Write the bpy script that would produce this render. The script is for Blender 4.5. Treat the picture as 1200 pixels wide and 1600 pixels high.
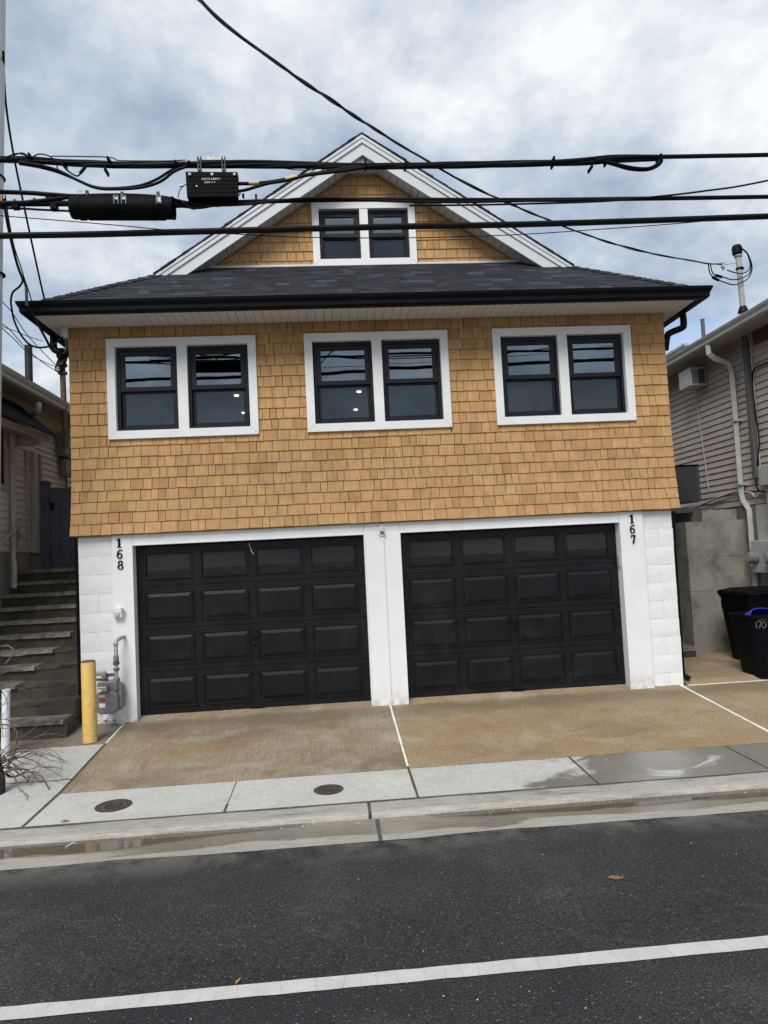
import bpy, bmesh, math, random
from mathutils import Vector, Matrix
R = math.radians
rnd = random.Random(7)
for o in list(bpy.data.objects): bpy.data.objects.remove(o)
SC = bpy.context.scene
COL = SC.collection

# ------------------------------------------------------------------ camera
CP = Vector((3.008, -8.638, 1.769)); YAW, PIT, ROL, FPX = R(4.215), R(3.344), R(-2.855), 1110.0
_f = Vector((math.sin(YAW)*math.cos(PIT), math.cos(YAW)*math.cos(PIT), math.sin(PIT)))
_r = Vector((math.cos(YAW), -math.sin(YAW), 0)); _u = _r.cross(_f)
CR = math.cos(ROL)*_r + math.sin(ROL)*_u; CU = -math.sin(ROL)*_r + math.cos(ROL)*_u; CF = _f
cd = bpy.data.cameras.new('camera'); cam = bpy.data.objects.new('camera', cd); COL.objects.link(cam)
m = Matrix.Identity(4)
for i in range(3): m[i][0], m[i][1], m[i][2], m[i][3] = CR[i], CU[i], -CF[i], CP[i]
cam.matrix_world = m
cd.sensor_fit = 'HORIZONTAL'; cd.sensor_width = 36; cd.lens = FPX/1200*36; cd.clip_start = .05; cd.clip_end = 2000
SC.camera = cam
def ray(px, py): return CF + CR*((px-600)/FPX) + CU*((800-py)/FPX)
def at_y(px, py, Y): d = ray(px, py); return CP + d*((Y-CP.y)/d.y)
def at_x(px, py, X): d = ray(px, py); return CP + d*((X-CP.x)/d.x)
def at_z(px, py, Z): d = ray(px, py); return CP + d*((Z-CP.z)/d.z)

# ------------------------------------------------------------------ world: nishita sky under broken cloud
SUN_EL, SUN_AZ = R(47), R(203)          # azimuth clockwise from +y: high, behind the camera and a little left
W = bpy.data.worlds.new('World'); SC.world = W; W.use_nodes = True
nt = W.node_tree; nt.nodes.clear()
def wn(t, **k):
    n = nt.nodes.new(t)
    for a, b in k.items(): setattr(n, a, b)
    return n
wl = nt.links.new
out = wn('ShaderNodeOutputWorld'); bg = wn('ShaderNodeBackground'); bg.inputs[1].default_value = .1
sky = wn('ShaderNodeTexSky', sky_type='NISHITA', sun_disc=False, sun_elevation=SUN_EL, sun_rotation=SUN_AZ)
tc = wn('ShaderNodeTexCoord'); sp = wn('ShaderNodeSeparateXYZ'); wl(tc.outputs['Generated'], sp.inputs[0])
def wmath(op, a, b=None, c=None):
    n = wn('ShaderNodeMath', operation=op)
    for i, v in enumerate((a, b, c)):
        if v is None: continue
        if isinstance(v, (int, float)): n.inputs[i].default_value = v
        else: wl(v, n.inputs[i])
    return n.outputs[0]
zz = wmath('ADD', wmath('ABSOLUTE', sp.outputs[2]), .42)
cx = wmath('DIVIDE', sp.outputs[0], zz); cy = wmath('DIVIDE', sp.outputs[1], zz)
cv = wn('ShaderNodeCombineXYZ'); wl(cx, cv.inputs[0]); wl(cy, cv.inputs[1]); cv.inputs[2].default_value = 3.7
def wnoise(scale, detail, rough, dist=0.0, off=(0, 0, 0)):
    mp = wn('ShaderNodeMapping'); mp.inputs[1].default_value = off; wl(cv.outputs[0], mp.inputs[0])
    n = wn('ShaderNodeTexNoise'); n.inputs['Scale'].default_value = scale; n.inputs['Detail'].default_value = detail
    n.inputs['Roughness'].default_value = rough; n.inputs['Distortion'].default_value = dist
    wl(mp.outputs[0], n.inputs['Vector']); return n.outputs[0]
def wramp(fac, stops):
    r = wn('ShaderNodeValToRGB'); e = r.color_ramp.elements
    while len(e) < len(stops): e.new(.5)
    for el, (p, c) in zip(e, stops): el.position = p; el.color = (*c, 1)
    wl(fac, r.inputs[0]); return r.outputs[0]
cover = wramp(wnoise(2.1, 9, .62, .15, (2.3, .4, 0)), [(.33, (.25,)*3), (.43, (.72,)*3), (.52, (1,)*3)])
tone = wramp(wmath('ADD', wmath('MULTIPLY', wnoise(2.0, 8, .55, .1, (5.1, 1.7, 0)), .55), wmath('MULTIPLY', wnoise(5.2, 9, .6, .15, (1.2, 3.3, 0)), .45)), [(.37, (1.95, 2.35, 3.05)), (.45, (2.85, 3.25, 3.8)), (.505, (3.8, 4.1, 4.4)), (.57, (4.9, 5.0, 5.1))])
mx = wn('ShaderNodeMix', data_type='RGBA'); wl(cover, mx.inputs[0]); wl(sky.outputs[0], mx.inputs[6]); wl(tone, mx.inputs[7])
wl(mx.outputs[2], bg.inputs[0]); wl(bg.outputs[0], out.inputs[0])

sl = bpy.data.lights.new('sun', 'SUN'); sl.energy = 1.5; sl.angle = R(28); sl.color = (1, .96, .9)
so = bpy.data.objects.new('sun', sl); COL.objects.link(so); so.location = (0, -20, 20)
sd = Vector((math.sin(SUN_AZ)*math.cos(SUN_EL), math.cos(SUN_AZ)*math.cos(SUN_EL), math.sin(SUN_EL)))
so.rotation_euler = sd.to_track_quat('Z', 'Y').to_euler()
vs = SC.view_settings; SC.display_settings.display_device = 'sRGB'
vs.view_transform = 'Standard'; vs.look = 'None'; vs.gamma = 1; vs.exposure = 0.97; vs.use_curve_mapping = False

# ------------------------------------------------------------------ materials
class NM:
    def __init__(s, name):
        s.m = bpy.data.materials.new(name); s.m.use_nodes = True; s.t = s.m.node_tree
        s.b = s.t.nodes['Principled BSDF']; s.o = s.t.nodes['Material Output']
        s.pos = s.n('ShaderNodeNewGeometry').outputs['Position']
    def n(s, t, **k):
        x = s.t.nodes.new(t)
        for a, b in k.items(): setattr(x, a, b)
        return x
    def l(s, a, b): s.t.links.new(a, b)
    def put(s, inp, v):
        if isinstance(v, (int, float)): inp.default_value = v
        elif isinstance(v, tuple): inp.default_value = v if len(v) == len(inp.default_value) else (*v, 1)
        else: s.l(v, inp)
    def map(s, scale=(1, 1, 1), loc=(0, 0, 0), vec=None):
        x = s.n('ShaderNodeMapping'); x.inputs[3].default_value = scale; x.inputs[1].default_value = loc
        s.l(vec or s.pos, x.inputs[0]); return x.outputs[0]
    def noise(s, scale, detail=4, rough=.55, vec=None, dist=0):
        x = s.n('ShaderNodeTexNoise'); x.inputs['Scale'].default_value = scale; x.inputs['Detail'].default_value = detail
        x.inputs['Roughness'].default_value = rough; x.inputs['Distortion'].default_value = dist
        s.l(vec or s.pos, x.inputs['Vector']); return x.outputs[0]
    def vor(s, scale, vec=None, feature='F1', out=0):
        x = s.n('ShaderNodeTexVoronoi', feature=feature); x.inputs['Scale'].default_value = scale
        s.l(vec or s.pos, x.inputs['Vector']); return x.outputs[out]
    def ramp(s, fac, stops):
        r = s.n('ShaderNodeValToRGB'); e = r.color_ramp.elements
        while len(e) < len(stops): e.new(.5)
        for el, (p, c) in zip(e, stops):
            el.position = p; el.color = (c, c, c, 1) if isinstance(c, (int, float)) else (*c, 1)
        s.l(fac, r.inputs[0]); return r.outputs[0]
    def mix(s, fac, a, b, blend='MIX'):
        x = s.n('ShaderNodeMix', data_type='RGBA', blend_type=blend)
        s.put(x.inputs[0], fac); s.put(x.inputs[6], a); s.put(x.inputs[7], b); return x.outputs[2]
    def math(s, op, a, b=0, c=0):
        x = s.n('ShaderNodeMath', operation=op); s.put(x.inputs[0], a); s.put(x.inputs[1], b); s.put(x.inputs[2], c); return x.outputs[0]
    def xyz(s):
        x = s.n('ShaderNodeSeparateXYZ'); s.l(s.pos, x.inputs[0]); return x.outputs
    def rand(s):
        a = s.n('ShaderNodeObjectInfo').outputs['Random']; b = s.t.nodes.new('ShaderNodeNewGeometry').outputs['Random Per Island']
        return s.math('FRACT', s.math('ADD', a, b))
    def bump(s, h, strength=.3, dist=.01):
        x = s.n('ShaderNodeBump'); x.inputs['Strength'].default_value = strength; x.inputs['Distance'].default_value = dist
        s.l(h, x.inputs['Height']); s.l(x.outputs[0], s.b.inputs['Normal'])
    def fin(s, col=None, rough=None, metal=None, spec=None):
        if col is not None: s.put(s.b.inputs['Base Color'], col)
        if rough is not None: s.put(s.b.inputs['Roughness'], rough)
        if metal is not None: s.put(s.b.inputs['Metallic'], metal)
        if spec is not None: s.put(s.b.inputs['Specular IOR Level'], spec)
        return s.m
def mat(name, c, rough=.6, metal=0, var=.12, ns=6, bump=.0, bs=120, bd=.003, spec=None, stain=None, sa=.5, ss=2.5):
    n = NM(name); a = tuple(max(0, v*(1-var)) for v in c); b = tuple(v*(1+var) for v in c)
    col = n.mix(n.ramp(n.noise(ns, 6), [(.3, 0.), (.7, 1.)]), a, b)
    if stain: col = n.mix(n.ramp(n.noise(ss, 8, .65, dist=.4), [(.5, 0.), (.68, sa)]), col, stain)
    if bump: n.bump(n.noise(bs, 5), bump, bd)
    return n.fin(col, rough, metal, spec)
MT = {}
MT['trim'] = mat('white_trim', (.78, .79, .79), .5, var=.03, ns=3, bump=.08, bs=60, stain=(.55, .54, .51), sa=.16, ss=3)
def trimdirt():
    n = NM('white_trim'); b = n.noise(3, 6); z = n.xyz()[2]
    col = n.mix(n.ramp(b, [(.3, 0.), (.7, 1.)]), (.73, .74, .745), (.79, .80, .80))
    col = n.mix(n.ramp(n.noise(1, 6, .65, n.map((22, 22, 1.2))), [(.55, 0.), (.8, .12)]), col, (.5, .49, .46))
    low = n.math('MULTIPLY', n.ramp(n.math('ADD', z, .05), [(0., 1.), (.05, .6), (.22, 0.)]), n.ramp(n.noise(16, 7, .7), [(.42, 0.), (.6, 1.)]))
    col = n.mix(n.math('MULTIPLY', low, .6), col, (.24, .2, .15))
    n.bump(n.noise(60, 5), .1, .003); return n.fin(col, .5)
MT['trim'] = trimdirt()
MT['soffit'] = mat('white_soffit', (.66, .66, .64), .45, var=.03)
MT['fascia'] = mat('white_fascia', (.60, .615, .625), .35, var=.03, ns=2)
MT['blackmetal'] = mat('black_metal', (.004, .0045, .0065), .45, var=.2, spec=.12)
MT['sash'] = mat('black_sash', (.008, .009, .013), .45, var=.15, spec=.25)
MT['plastic'] = mat('black_plastic', (.0028, .003, .004), .6, var=.3, ns=9, bump=.08, bs=40, spec=.07)
MT['cable'] = mat('black_cable', (.004, .0042, .0047), .5, var=.45, ns=12, bump=.1, bs=90, spec=.13)
MT['cablegrey'] = mat('weathered_cable', (.022, .022, .022), .6, var=.4, ns=15)
MT['sheath'] = mat('dark_sheathing', (.05, .024, .01), .9, var=.25)
MT['grey'] = mat('grey_paint', (.17, .18, .19), .5, var=.18, ns=14, bump=.1, bs=80)
MT['lightgrey'] = mat('light_grey_metal', (.42, .43, .42), .45, var=.12, ns=8, stain=(.22, .2, .17), sa=.35)
MT['galv'] = mat('galvanised_pipe', (.35, .36, .36), .5, .35, var=.25, ns=16)
MT['rust'] = mat('rusty_pipe', (.13, .075, .05), .75, var=.4, ns=25)
MT['polegrey'] = mat('pale_grey_pole', (.52, .53, .54), .6, var=.08, ns=3, bump=.1, bs=30)
MT['white'] = mat('white_plastic', (.7, .72, .76), .4, var=.05)
MT['sticker'] = mat('white_sticker', (.75, .75, .73), .5, var=.05, ns=200)
MT['red'] = mat('red_sticker', (.32, .03, .025), .5, var=.2)
MT['chrome'] = mat('bright_bracket', (.55, .55, .52), .35, .8, var=.3, ns=30)
MT['interior'] = mat('interior_wall', (.09, .088, .085), .8, var=.05)
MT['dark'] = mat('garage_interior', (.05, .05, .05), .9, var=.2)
MT['gateblue'] = mat('slate_gate_board', (.052, .062, .078), .6, var=.18, ns=5, bump=.12, bs=30)
MT['iron'] = mat('rusty_iron', (.06, .044, .036), .7, .3, var=.5, ns=60, bump=.6, bs=70, bd=.006, stain=(.16, .10, .07), sa=.7, ss=30)
MT['ironframe'] = mat('worn_iron_rim', (.16, .13, .105), .6, .3, var=.5, ns=40)
MT['twig'] = mat('twig_bark', (.13, .095, .075), .85, var=.4, ns=30)
MT['stump'] = mat('dark_bark', (.022, .02, .018), .95, var=.6, ns=40, bump=.8, bs=50, bd=.02)
MT['leaf'] = mat('dead_leaf', (.22, .11, .045), .8, var=.35, ns=70)
MT['orange'] = mat('orange_leaf', (.45, .2, .04), .8, var=.3, ns=70)
MT['pebble'] = mat('pale_pebble', (.62, .6, .56), .8, var=.2, ns=40)
MT['blue'] = mat('blue_plastic', (.018, .03, .42), .3, var=.2, ns=6)
MT['chalk'] = mat('grey_marker', (.22, .23, .25), .8, var=.2, ns=40)
MT['jointwhite'] = mat('white_joint_strip', (.78, .78, .76), .6, var=.08, ns=30, stain=(.3, .27, .22), sa=.5, ss=12)
MT['jointdark'] = mat('dark_joint', (.07, .068, .062), .9, var=.4, ns=20)
MT['taupetrim'] = mat('taupe_trim', (.38, .36, .33), .55, var=.08, ns=4, stain=(.14, .13, .12), sa=.3)
MT['mastgrey'] = mat('mast_grey', (.36, .35, .32), .6, var=.15, ns=10)
MT['conduit'] = mat('dark_conduit', (.10, .10, .098), .6, var=.15)
MT['charcoal'] = mat('charcoal_pipe', (.022, .021, .022), .7, var=.2)
MT['acgrey'] = mat('condenser_grey', (.04, .042, .045), .5, var=.15)
MT['coolgrey'] = mat('cool_grey_panel', (.26, .275, .29), .6, var=.1)
MT['brick'] = mat('red_brown_vent', (.09, .04, .03), .8, var=.7, ns=30)
MT['yellowtape'] = mat('yellow_sleeve', (.5, .46, .2), .6, var=.15, ns=20)
MT['tanwood'] = mat('cedar_strip', (.30, .16, .065), .75, var=.2, ns=14)
MT['shirt'] = mat('grey_flap', (.3, .3, .3), .7)

def cedar():
    n = NM('cedar_shingle'); r = n.rand()
    base = n.ramp(r, [(0, (.47, .275, .118)), (.3, (.50, .295, .128)), (.85, (.53, .315, .139)), (.86, (.425, .238, .098)), (1, (.45, .255, .106))])
    g = n.noise(1, 6, .7, n.map((75, 40, 4.5)))
    g2 = n.noise(5, 3)
    g3 = n.noise(1, 4, .6, n.map((40, 40, 1.6)))
    col = n.mix(.85, base, n.ramp(g, [(.28, .62), (.5, .98), (.72, 1.22)]), 'MULTIPLY')
    col = n.mix(.5, col, n.ramp(g3, [(.3, .78), (.55, 1.), (.75, 1.12)]), 'MULTIPLY')
    col = n.mix(.55, col, n.ramp(g2, [(.3, .8), (.7, 1.12)]), 'MULTIPLY')
    n.bump(g, .35, .004)
    return n.fin(col, .72, spec=.25)
MT['cedar'] = cedar()
def roofmat():
    n = NM('asphalt_roof_shingle'); r = n.rand()
    base = n.ramp(r, [(0, (.016, .0175, .022)), (.5, (.022, .024, .030)), (.88, (.029, .032, .039)), (.89, (.038, .042, .050)), (1, (.048, .052, .061))])
    s = n.noise(95, 3, .7)
    col = n.mix(.9, base, n.ramp(s, [(.3, .45), (.7, 1.6)]), 'MULTIPLY')
    n.bump(s, .5, .004)
    return n.fin(col, .9, spec=.2)
MT['roof'] = roofmat()
def blockmat():
    n = NM('white_painted_block')
    a = n.noise(34, 7, .65); b = n.noise(5, 5, .6)
    col = n.mix(n.ramp(b, [(.35, 0.), (.75, 1.)]), (.74, .75, .76), (.80, .81, .82))
    z = n.xyz()[2]
    low = n.math('MULTIPLY', n.math('MULTIPLY', n.math('LESS_THAN', n.xyz()[0], 1.0), n.ramp(z, [(0., 1.), (.14, .0)])), n.ramp(n.noise(20, 6, .7), [(.52, 0.), (.58, 1.)]))
    col = n.mix(low, col, (.16, .15, .14))
    n.bump(n.math('ADD', a, n.math('MULTIPLY', b, 1.5)), .55, .012)
    return n.fin(col, .6)
MT['block'] = blockmat()
def doormat():
    n = NM('black_garage_door')
    g = n.noise(1, 5, .65, n.map((9, 9, 160)))
    col = n.mix(n.noise(3, 6, .6), (.0025, .0028, .004), (.006, .0065, .0085))
    dm = n.math('MULTIPLY', n.ramp(n.noise(1.4, 8, .7, n.map((1, 1, 1), (8.2, 0, 3.1)), dist=.5), [(.5, 0.), (.72, .8)]), n.ramp(n.noise(1, 5, .7, n.map((14, 14, 120))), [(.35, .2), (.65, 1.)]))
    col = n.mix(dm, col, (.026, .027, .029))
    n.bump(g, .3, .004)
    return n.fin(col, n.ramp(n.noise(6, 5), [(.3, .34), (.7, .5)]), spec=.27)
MT['door'] = doormat()
def siding(name, c):
    n = NM(name); g = n.noise(1, 5, .6, n.map((6, 6, 90)))
    col = n.mix(n.ramp(n.noise(2.2, 6, .65), [(.3, 0.), (.7, 1.)]), tuple(v*.84 for v in c), tuple(v*1.08 for v in c))
    col = n.mix(n.ramp(n.noise(1, 7, .7, n.map((14, 14, 1.1))), [(.52, 0.), (.75, .3)]), col, tuple(v*.55 for v in c))
    n.bump(g, .12, .003); return n.fin(col, .55)
MT['siding'] = siding('taupe_vinyl_siding', (.44, .40, .36))
MT['sidingL'] = siding('brown_grey_vinyl_siding', (.60, .605, .61))
def concrete(name, c1, c2, spk=.35, broom=None, wet=None, rough=.8, stain=None, wc=(.40, .37, .33)):
    n = NM(name); big = n.noise(1.6, 7, .62, dist=.3); fine = n.noise(52, 6, .85)
    col = n.mix(n.ramp(big, [(.3, 0.), (.68, 1.)]), c1, c2)
    col = n.mix(spk, col, n.ramp(fine, [(.33, .4), (.5, .98), (.68, 1.75)]), 'MULTIPLY')
    h = fine; rg = rough
    if broom:
        bl = n.noise(1, 4, .6, n.map(broom)); col = n.mix(.5, col, n.ramp(bl, [(.32, .55), (.6, 1.15)]), 'MULTIPLY')
        h = n.math('ADD', bl, n.math('MULTIPLY', fine, .6))
    if stain:
        for (sc, lo, hi, am, c, mp) in stain:
            col = n.mix(n.ramp(n.noise(sc, 7, .62, n.map(*mp), dist=.5), [(lo, 0.), (hi, am)]), col, c)
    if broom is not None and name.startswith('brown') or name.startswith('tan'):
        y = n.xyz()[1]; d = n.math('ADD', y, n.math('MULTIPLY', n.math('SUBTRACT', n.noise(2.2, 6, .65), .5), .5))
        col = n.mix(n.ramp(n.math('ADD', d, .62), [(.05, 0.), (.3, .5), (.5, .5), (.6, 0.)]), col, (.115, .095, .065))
    if wet:
        w = wet(n); col = n.mix(w, col, n.mix(1., col, wc, 'MULTIPLY'))
        rg = n.math('SUBTRACT', rough, n.math('MULTIPLY', w, rough-.22))
    n.bump(h, .35, .004)
    return n.fin(col, rg)
def wet_walk(n):
    x, y, z = n.xyz()
    big = n.noise(1, 5, .55, n.map((1.5, 1.6, 1), (1.3, .8, 0)), dist=.8)
    gate = n.ramp(n.math('MULTIPLY', n.math('SUBTRACT', x, 3.9), .45), [(0., 0.), (.3, .6), (1., .86)])
    return n.ramp(n.math('MULTIPLY', gate, n.math('ADD', big, .12)), [(.36, 0.), (.43, .9)])
def wet_pan(n):
    x, y, z = n.xyz()
    d = n.math('ADD', n.math('MULTIPLY', n.math('ADD', y, 3.5), 2.6), n.math('MULTIPLY', n.math('SUBTRACT', n.noise(1, 4, .55, n.map((.75, 3, 1), (4.2, 0, 0)), dist=.4), .5), 1.6))
    return n.ramp(d, [(.36, 0.), (.46, 1.)])
def wet_curb(n):
    return n.ramp(n.noise(1, 5, .6, n.map((1.4, 7, 14), (2.2, 0, 0))), [(.55, 0.), (.68, .6)])
MT['walk'] = concrete('pale_sidewalk', (.42, .42, .395), (.52, .52, .495), .35, (18, 150, 1), wet_walk, .78, [(3, .58, .72, .35, (.40, .33, .22), ((1, 1, 1), (7, 2, 0)))])
MT['walkold'] = concrete('old_apron', (.15, .135, .105), (.22, .20, .165), .45, None, None, .85)
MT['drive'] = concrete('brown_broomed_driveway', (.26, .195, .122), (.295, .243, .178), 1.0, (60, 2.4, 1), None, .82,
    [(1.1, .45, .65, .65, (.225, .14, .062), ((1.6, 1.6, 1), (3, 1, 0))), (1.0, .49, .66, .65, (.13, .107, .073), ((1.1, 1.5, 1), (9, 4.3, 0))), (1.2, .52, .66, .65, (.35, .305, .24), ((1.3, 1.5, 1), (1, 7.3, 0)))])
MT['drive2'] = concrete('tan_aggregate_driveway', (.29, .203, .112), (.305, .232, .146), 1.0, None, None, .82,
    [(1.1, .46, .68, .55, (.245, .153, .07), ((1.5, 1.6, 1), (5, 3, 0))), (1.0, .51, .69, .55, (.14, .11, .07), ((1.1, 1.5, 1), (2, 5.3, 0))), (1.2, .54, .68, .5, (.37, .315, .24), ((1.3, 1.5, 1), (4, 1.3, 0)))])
MT['curb'] = concrete('curb_concrete', (.30, .285, .25), (.375, .36, .325), .3, (6, 60, 60), wet_curb, .8)
MT['pan'] = concrete('gutter_pan_concrete', (.31, .295, .26), (.385, .37, .335), .3, (6, 90, 1), wet_pan, .78, wc=(.62, .58, .52))
MT['found'] = concrete('old_foundation', (.19, .185, .17), (.27, .26, .24), .4, None, None, .85, [(3, .5, .7, .6, (.09, .085, .075), ((1, 1, .7), (0, 0, 0)))])
MT['wallconc'] = concrete('stained_concrete_wall', (.20, .19, .165), (.31, .295, .26), .35, None, None, .85,
    [(2.6, .45, .7, .75, (.07, .065, .056), ((1, 1, .8), (0, 3, 0))), (4, .56, .66, .5, (.30, .29, .265), ((.7, 1, 1.6), (5, 0, 2)))])
def stepmat():
    n = NM('mossy_step'); big = n.noise(4, 7, .68, dist=.4); fine = n.noise(1, 5, .7, n.map((18, 60, 90)))
    col = n.mix(n.ramp(big, [(.3, 0.), (.7, 1.)]), (.028, .025, .018), (.085, .073, .055))
    col = n.mix(n.ramp(n.noise(7, 6, .7), [(.54, 0.), (.66, .8)]), col, (.045, .052, .018))
    col = n.mix(.6, col, n.ramp(fine, [(.3, .5), (.7, 1.4)]), 'MULTIPLY')
    n.bump(n.math('ADD', big, fine), .7, .012); return n.fin(col, .9)
MT['riser'] = stepmat()
def treadmat():
    n = NM('pale_step_tread'); big = n.noise(5, 7, .68, dist=.4); fine = n.noise(1, 5, .7, n.map((9, 70, 90)))
    col = n.mix(n.ramp(big, [(.35, 0.), (.62, 1.)]), (.075, .066, .052), (.27, .245, .205))
    col = n.mix(.7, col, n.ramp(fine, [(.3, .5), (.7, 1.4)]), 'MULTIPLY')
    n.bump(n.math('ADD', big, fine), .7, .012); return n.fin(col, .9)
MT['tread'] = treadmat()
def asphalt():
    n = NM('asphalt'); big = n.noise(.9, 7, .6, dist=.3); f = n.noise(75, 5, .85); v = n.vor(62); c = n.vor(62, out=1)
    col = n.mix(n.ramp(big, [(.3, 0.), (.72, 1.)]), (.016, .017, .019), (.036, .0365, .0375))
    col = n.mix(.9, col, n.ramp(f, [(.36, .2), (.5, .9), (.64, 3.2)]), 'MULTIPLY')
    ss = n.n('ShaderNodeSeparateColor'); n.l(c, ss.inputs[0])
    spk = n.math('MULTIPLY', n.ramp(v, [(.16, 1.), (.26, 0.)]), n.ramp(ss.outputs[0], [(.80, 0.), (.95, 1.)]))
    col = n.mix(n.math('MULTIPLY', spk, .75), col, (.34, .33, .31))
    y = n.xyz()[1]; edge = n.math('MULTIPLY', n.ramp(n.math('MULTIPLY', n.math('ADD', y, 3.85), 2.7), [(0., 0.), (1., 1.)]), n.ramp(n.noise(2.3, 6, .65), [(.45, 0.), (.62, .9)]))
    col = n.mix(edge, col, (.13, .125, .11))
    x = n.xyz()[0]
    dust = n.math('MULTIPLY', n.ramp(n.noise(1.3, 8, .7, n.map((1, 1, 1), (3.3, 8.1, 0)), dist=.3), [(.55, 0.), (.72, .5)]), n.ramp(n.noise(55, 4, .8), [(.45, 0.), (.6, 1.)]))
    col = n.mix(dust, col, (.17, .165, .155))
    n.bump(n.math('ADD', f, v), .8, .006); return n.fin(col, .8, spec=.35)
MT['asphalt'] = asphalt()
def linemat():
    n = NM('white_road_paint'); b = n.noise(9, 6, .65); f = n.noise(150, 3, .7)
    col = n.mix(n.ramp(b, [(.3, 0.), (.7, 1.)]), (.46, .455, .425), (.56, .555, .53))
    wv = n.n('ShaderNodeTexWave', wave_type='BANDS', bands_direction='X'); wv.inputs['Scale'].default_value = 3.3; wv.inputs['Distortion'].default_value = 6.5; wv.inputs['Detail'].default_value = 3
    n.l(n.map((1, .35, 1)), wv.inputs['Vector'])
    cr = n.ramp(wv.outputs['Fac'], [(.0, 1.), (.008, 0.)])
    col = n.mix(n.math('MULTIPLY', cr, .38), col, (.2, .2, .19))
    col = n.mix(n.ramp(f, [(.60, 0.), (.68, .7)]), col, (.2, .2, .18))
    col = n.mix(n.ramp(n.noise(26, 6, .75), [(.62, 0.), (.70, .55)]), col, (.12, .12, .115))
    n.bump(f, .4, .003); return n.fin(col, .7)
MT['line'] = linemat()
def glass(name, ior=1.75, tint=(.75, .8, .82), wav=.02, rough=0.0, dust=None, gc=(1, 1, 1)):
    n = NM(name); t = n.t
    tr = n.n('ShaderNodeBsdfTransparent'); tr.inputs[0].default_value = (*tint, 1)
    gl = n.n('ShaderNodeBsdfGlossy'); gl.inputs['Roughness'].default_value = rough; gl.inputs[0].default_value = (*gc, 1)
    fr = n.n('ShaderNodeFresnel'); fr.inputs['IOR'].default_value = ior
    bp = n.n('ShaderNodeBump'); bp.inputs['Strength'].default_value = wav; bp.inputs['Distance'].default_value = .05
    n.l(n.noise(2.6, 1, .3), bp.inputs['Height']); n.l(bp.outputs[0], gl.inputs['Normal'])
    mxs = n.n('ShaderNodeMixShader'); n.l(fr.outputs[0], mxs.inputs[0]); n.l(tr.outputs[0], mxs.inputs[1]); n.l(gl.outputs[0], mxs.inputs[2])
    last = mxs.outputs[0]
    if dust:
        df = n.n('ShaderNodeBsdfDiffuse'); df.inputs[0].default_value = (*dust[0], 1)
        m2 = n.n('ShaderNodeMixShader'); n.put(m2.inputs[0], n.ramp(n.noise(7, 5), [(.3, dust[1]*.6), (.7, dust[1])])); n.l(last, m2.inputs[1]); n.l(df.outputs[0], m2.inputs[2]); last = m2.outputs[0]
    n.l(last, n.o.inputs[0]); return n.m
MT['glass'] = glass('window_glass', 2.75, (.6, .64, .66), .02, gc=(.80, .92, 1))
MT['screened'] = glass('screened_glass', 1.72, (.4, .42, .43), .02, dust=((.06, .075, .10), .22), gc=(.75, .9, 1))  # blue of the dust film stands in for reflected sky
MT['dusty'] = glass('dusty_garage_glass', 1.38, (.5, .5, .5), .004, .0, ((.06, .064, .068), .38))
MT['water'] = glass('puddle_water', 1.33, (.90, .87, .83), .004)
def emis(name, c, s):
    n = NM(name); n.b.inputs['Emission Color'].default_value = (*c, 1); n.b.inputs['Emission Strength'].default_value = s; return n.fin(c, .5)
MT['lamp'] = emis('warm_downlight', (1, .86, .6), 4)
def bollardmat():
    n = NM('chipped_yellow_paint'); z = n.xyz()[2]
    col = n.mix(n.ramp(n.noise(5, 6), [(.3, 0.), (.7, 1.)]), (.62, .41, .11), (.73, .50, .155))
    chips = n.math('MULTIPLY', n.ramp(n.noise(1, 5, .7, n.map((60, 60, 22))), [(.60, 0.), (.64, 1.)]), n.ramp(n.math('ADD', z, .1), [(.0, 1.), (.38, .75), (.6, .0)]))
    col = n.mix(chips, col, (.05, .032, .02)); n.bump(chips, -.4, .004); return n.fin(col, .5)
MT['yellow'] = bollardmat()

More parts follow.
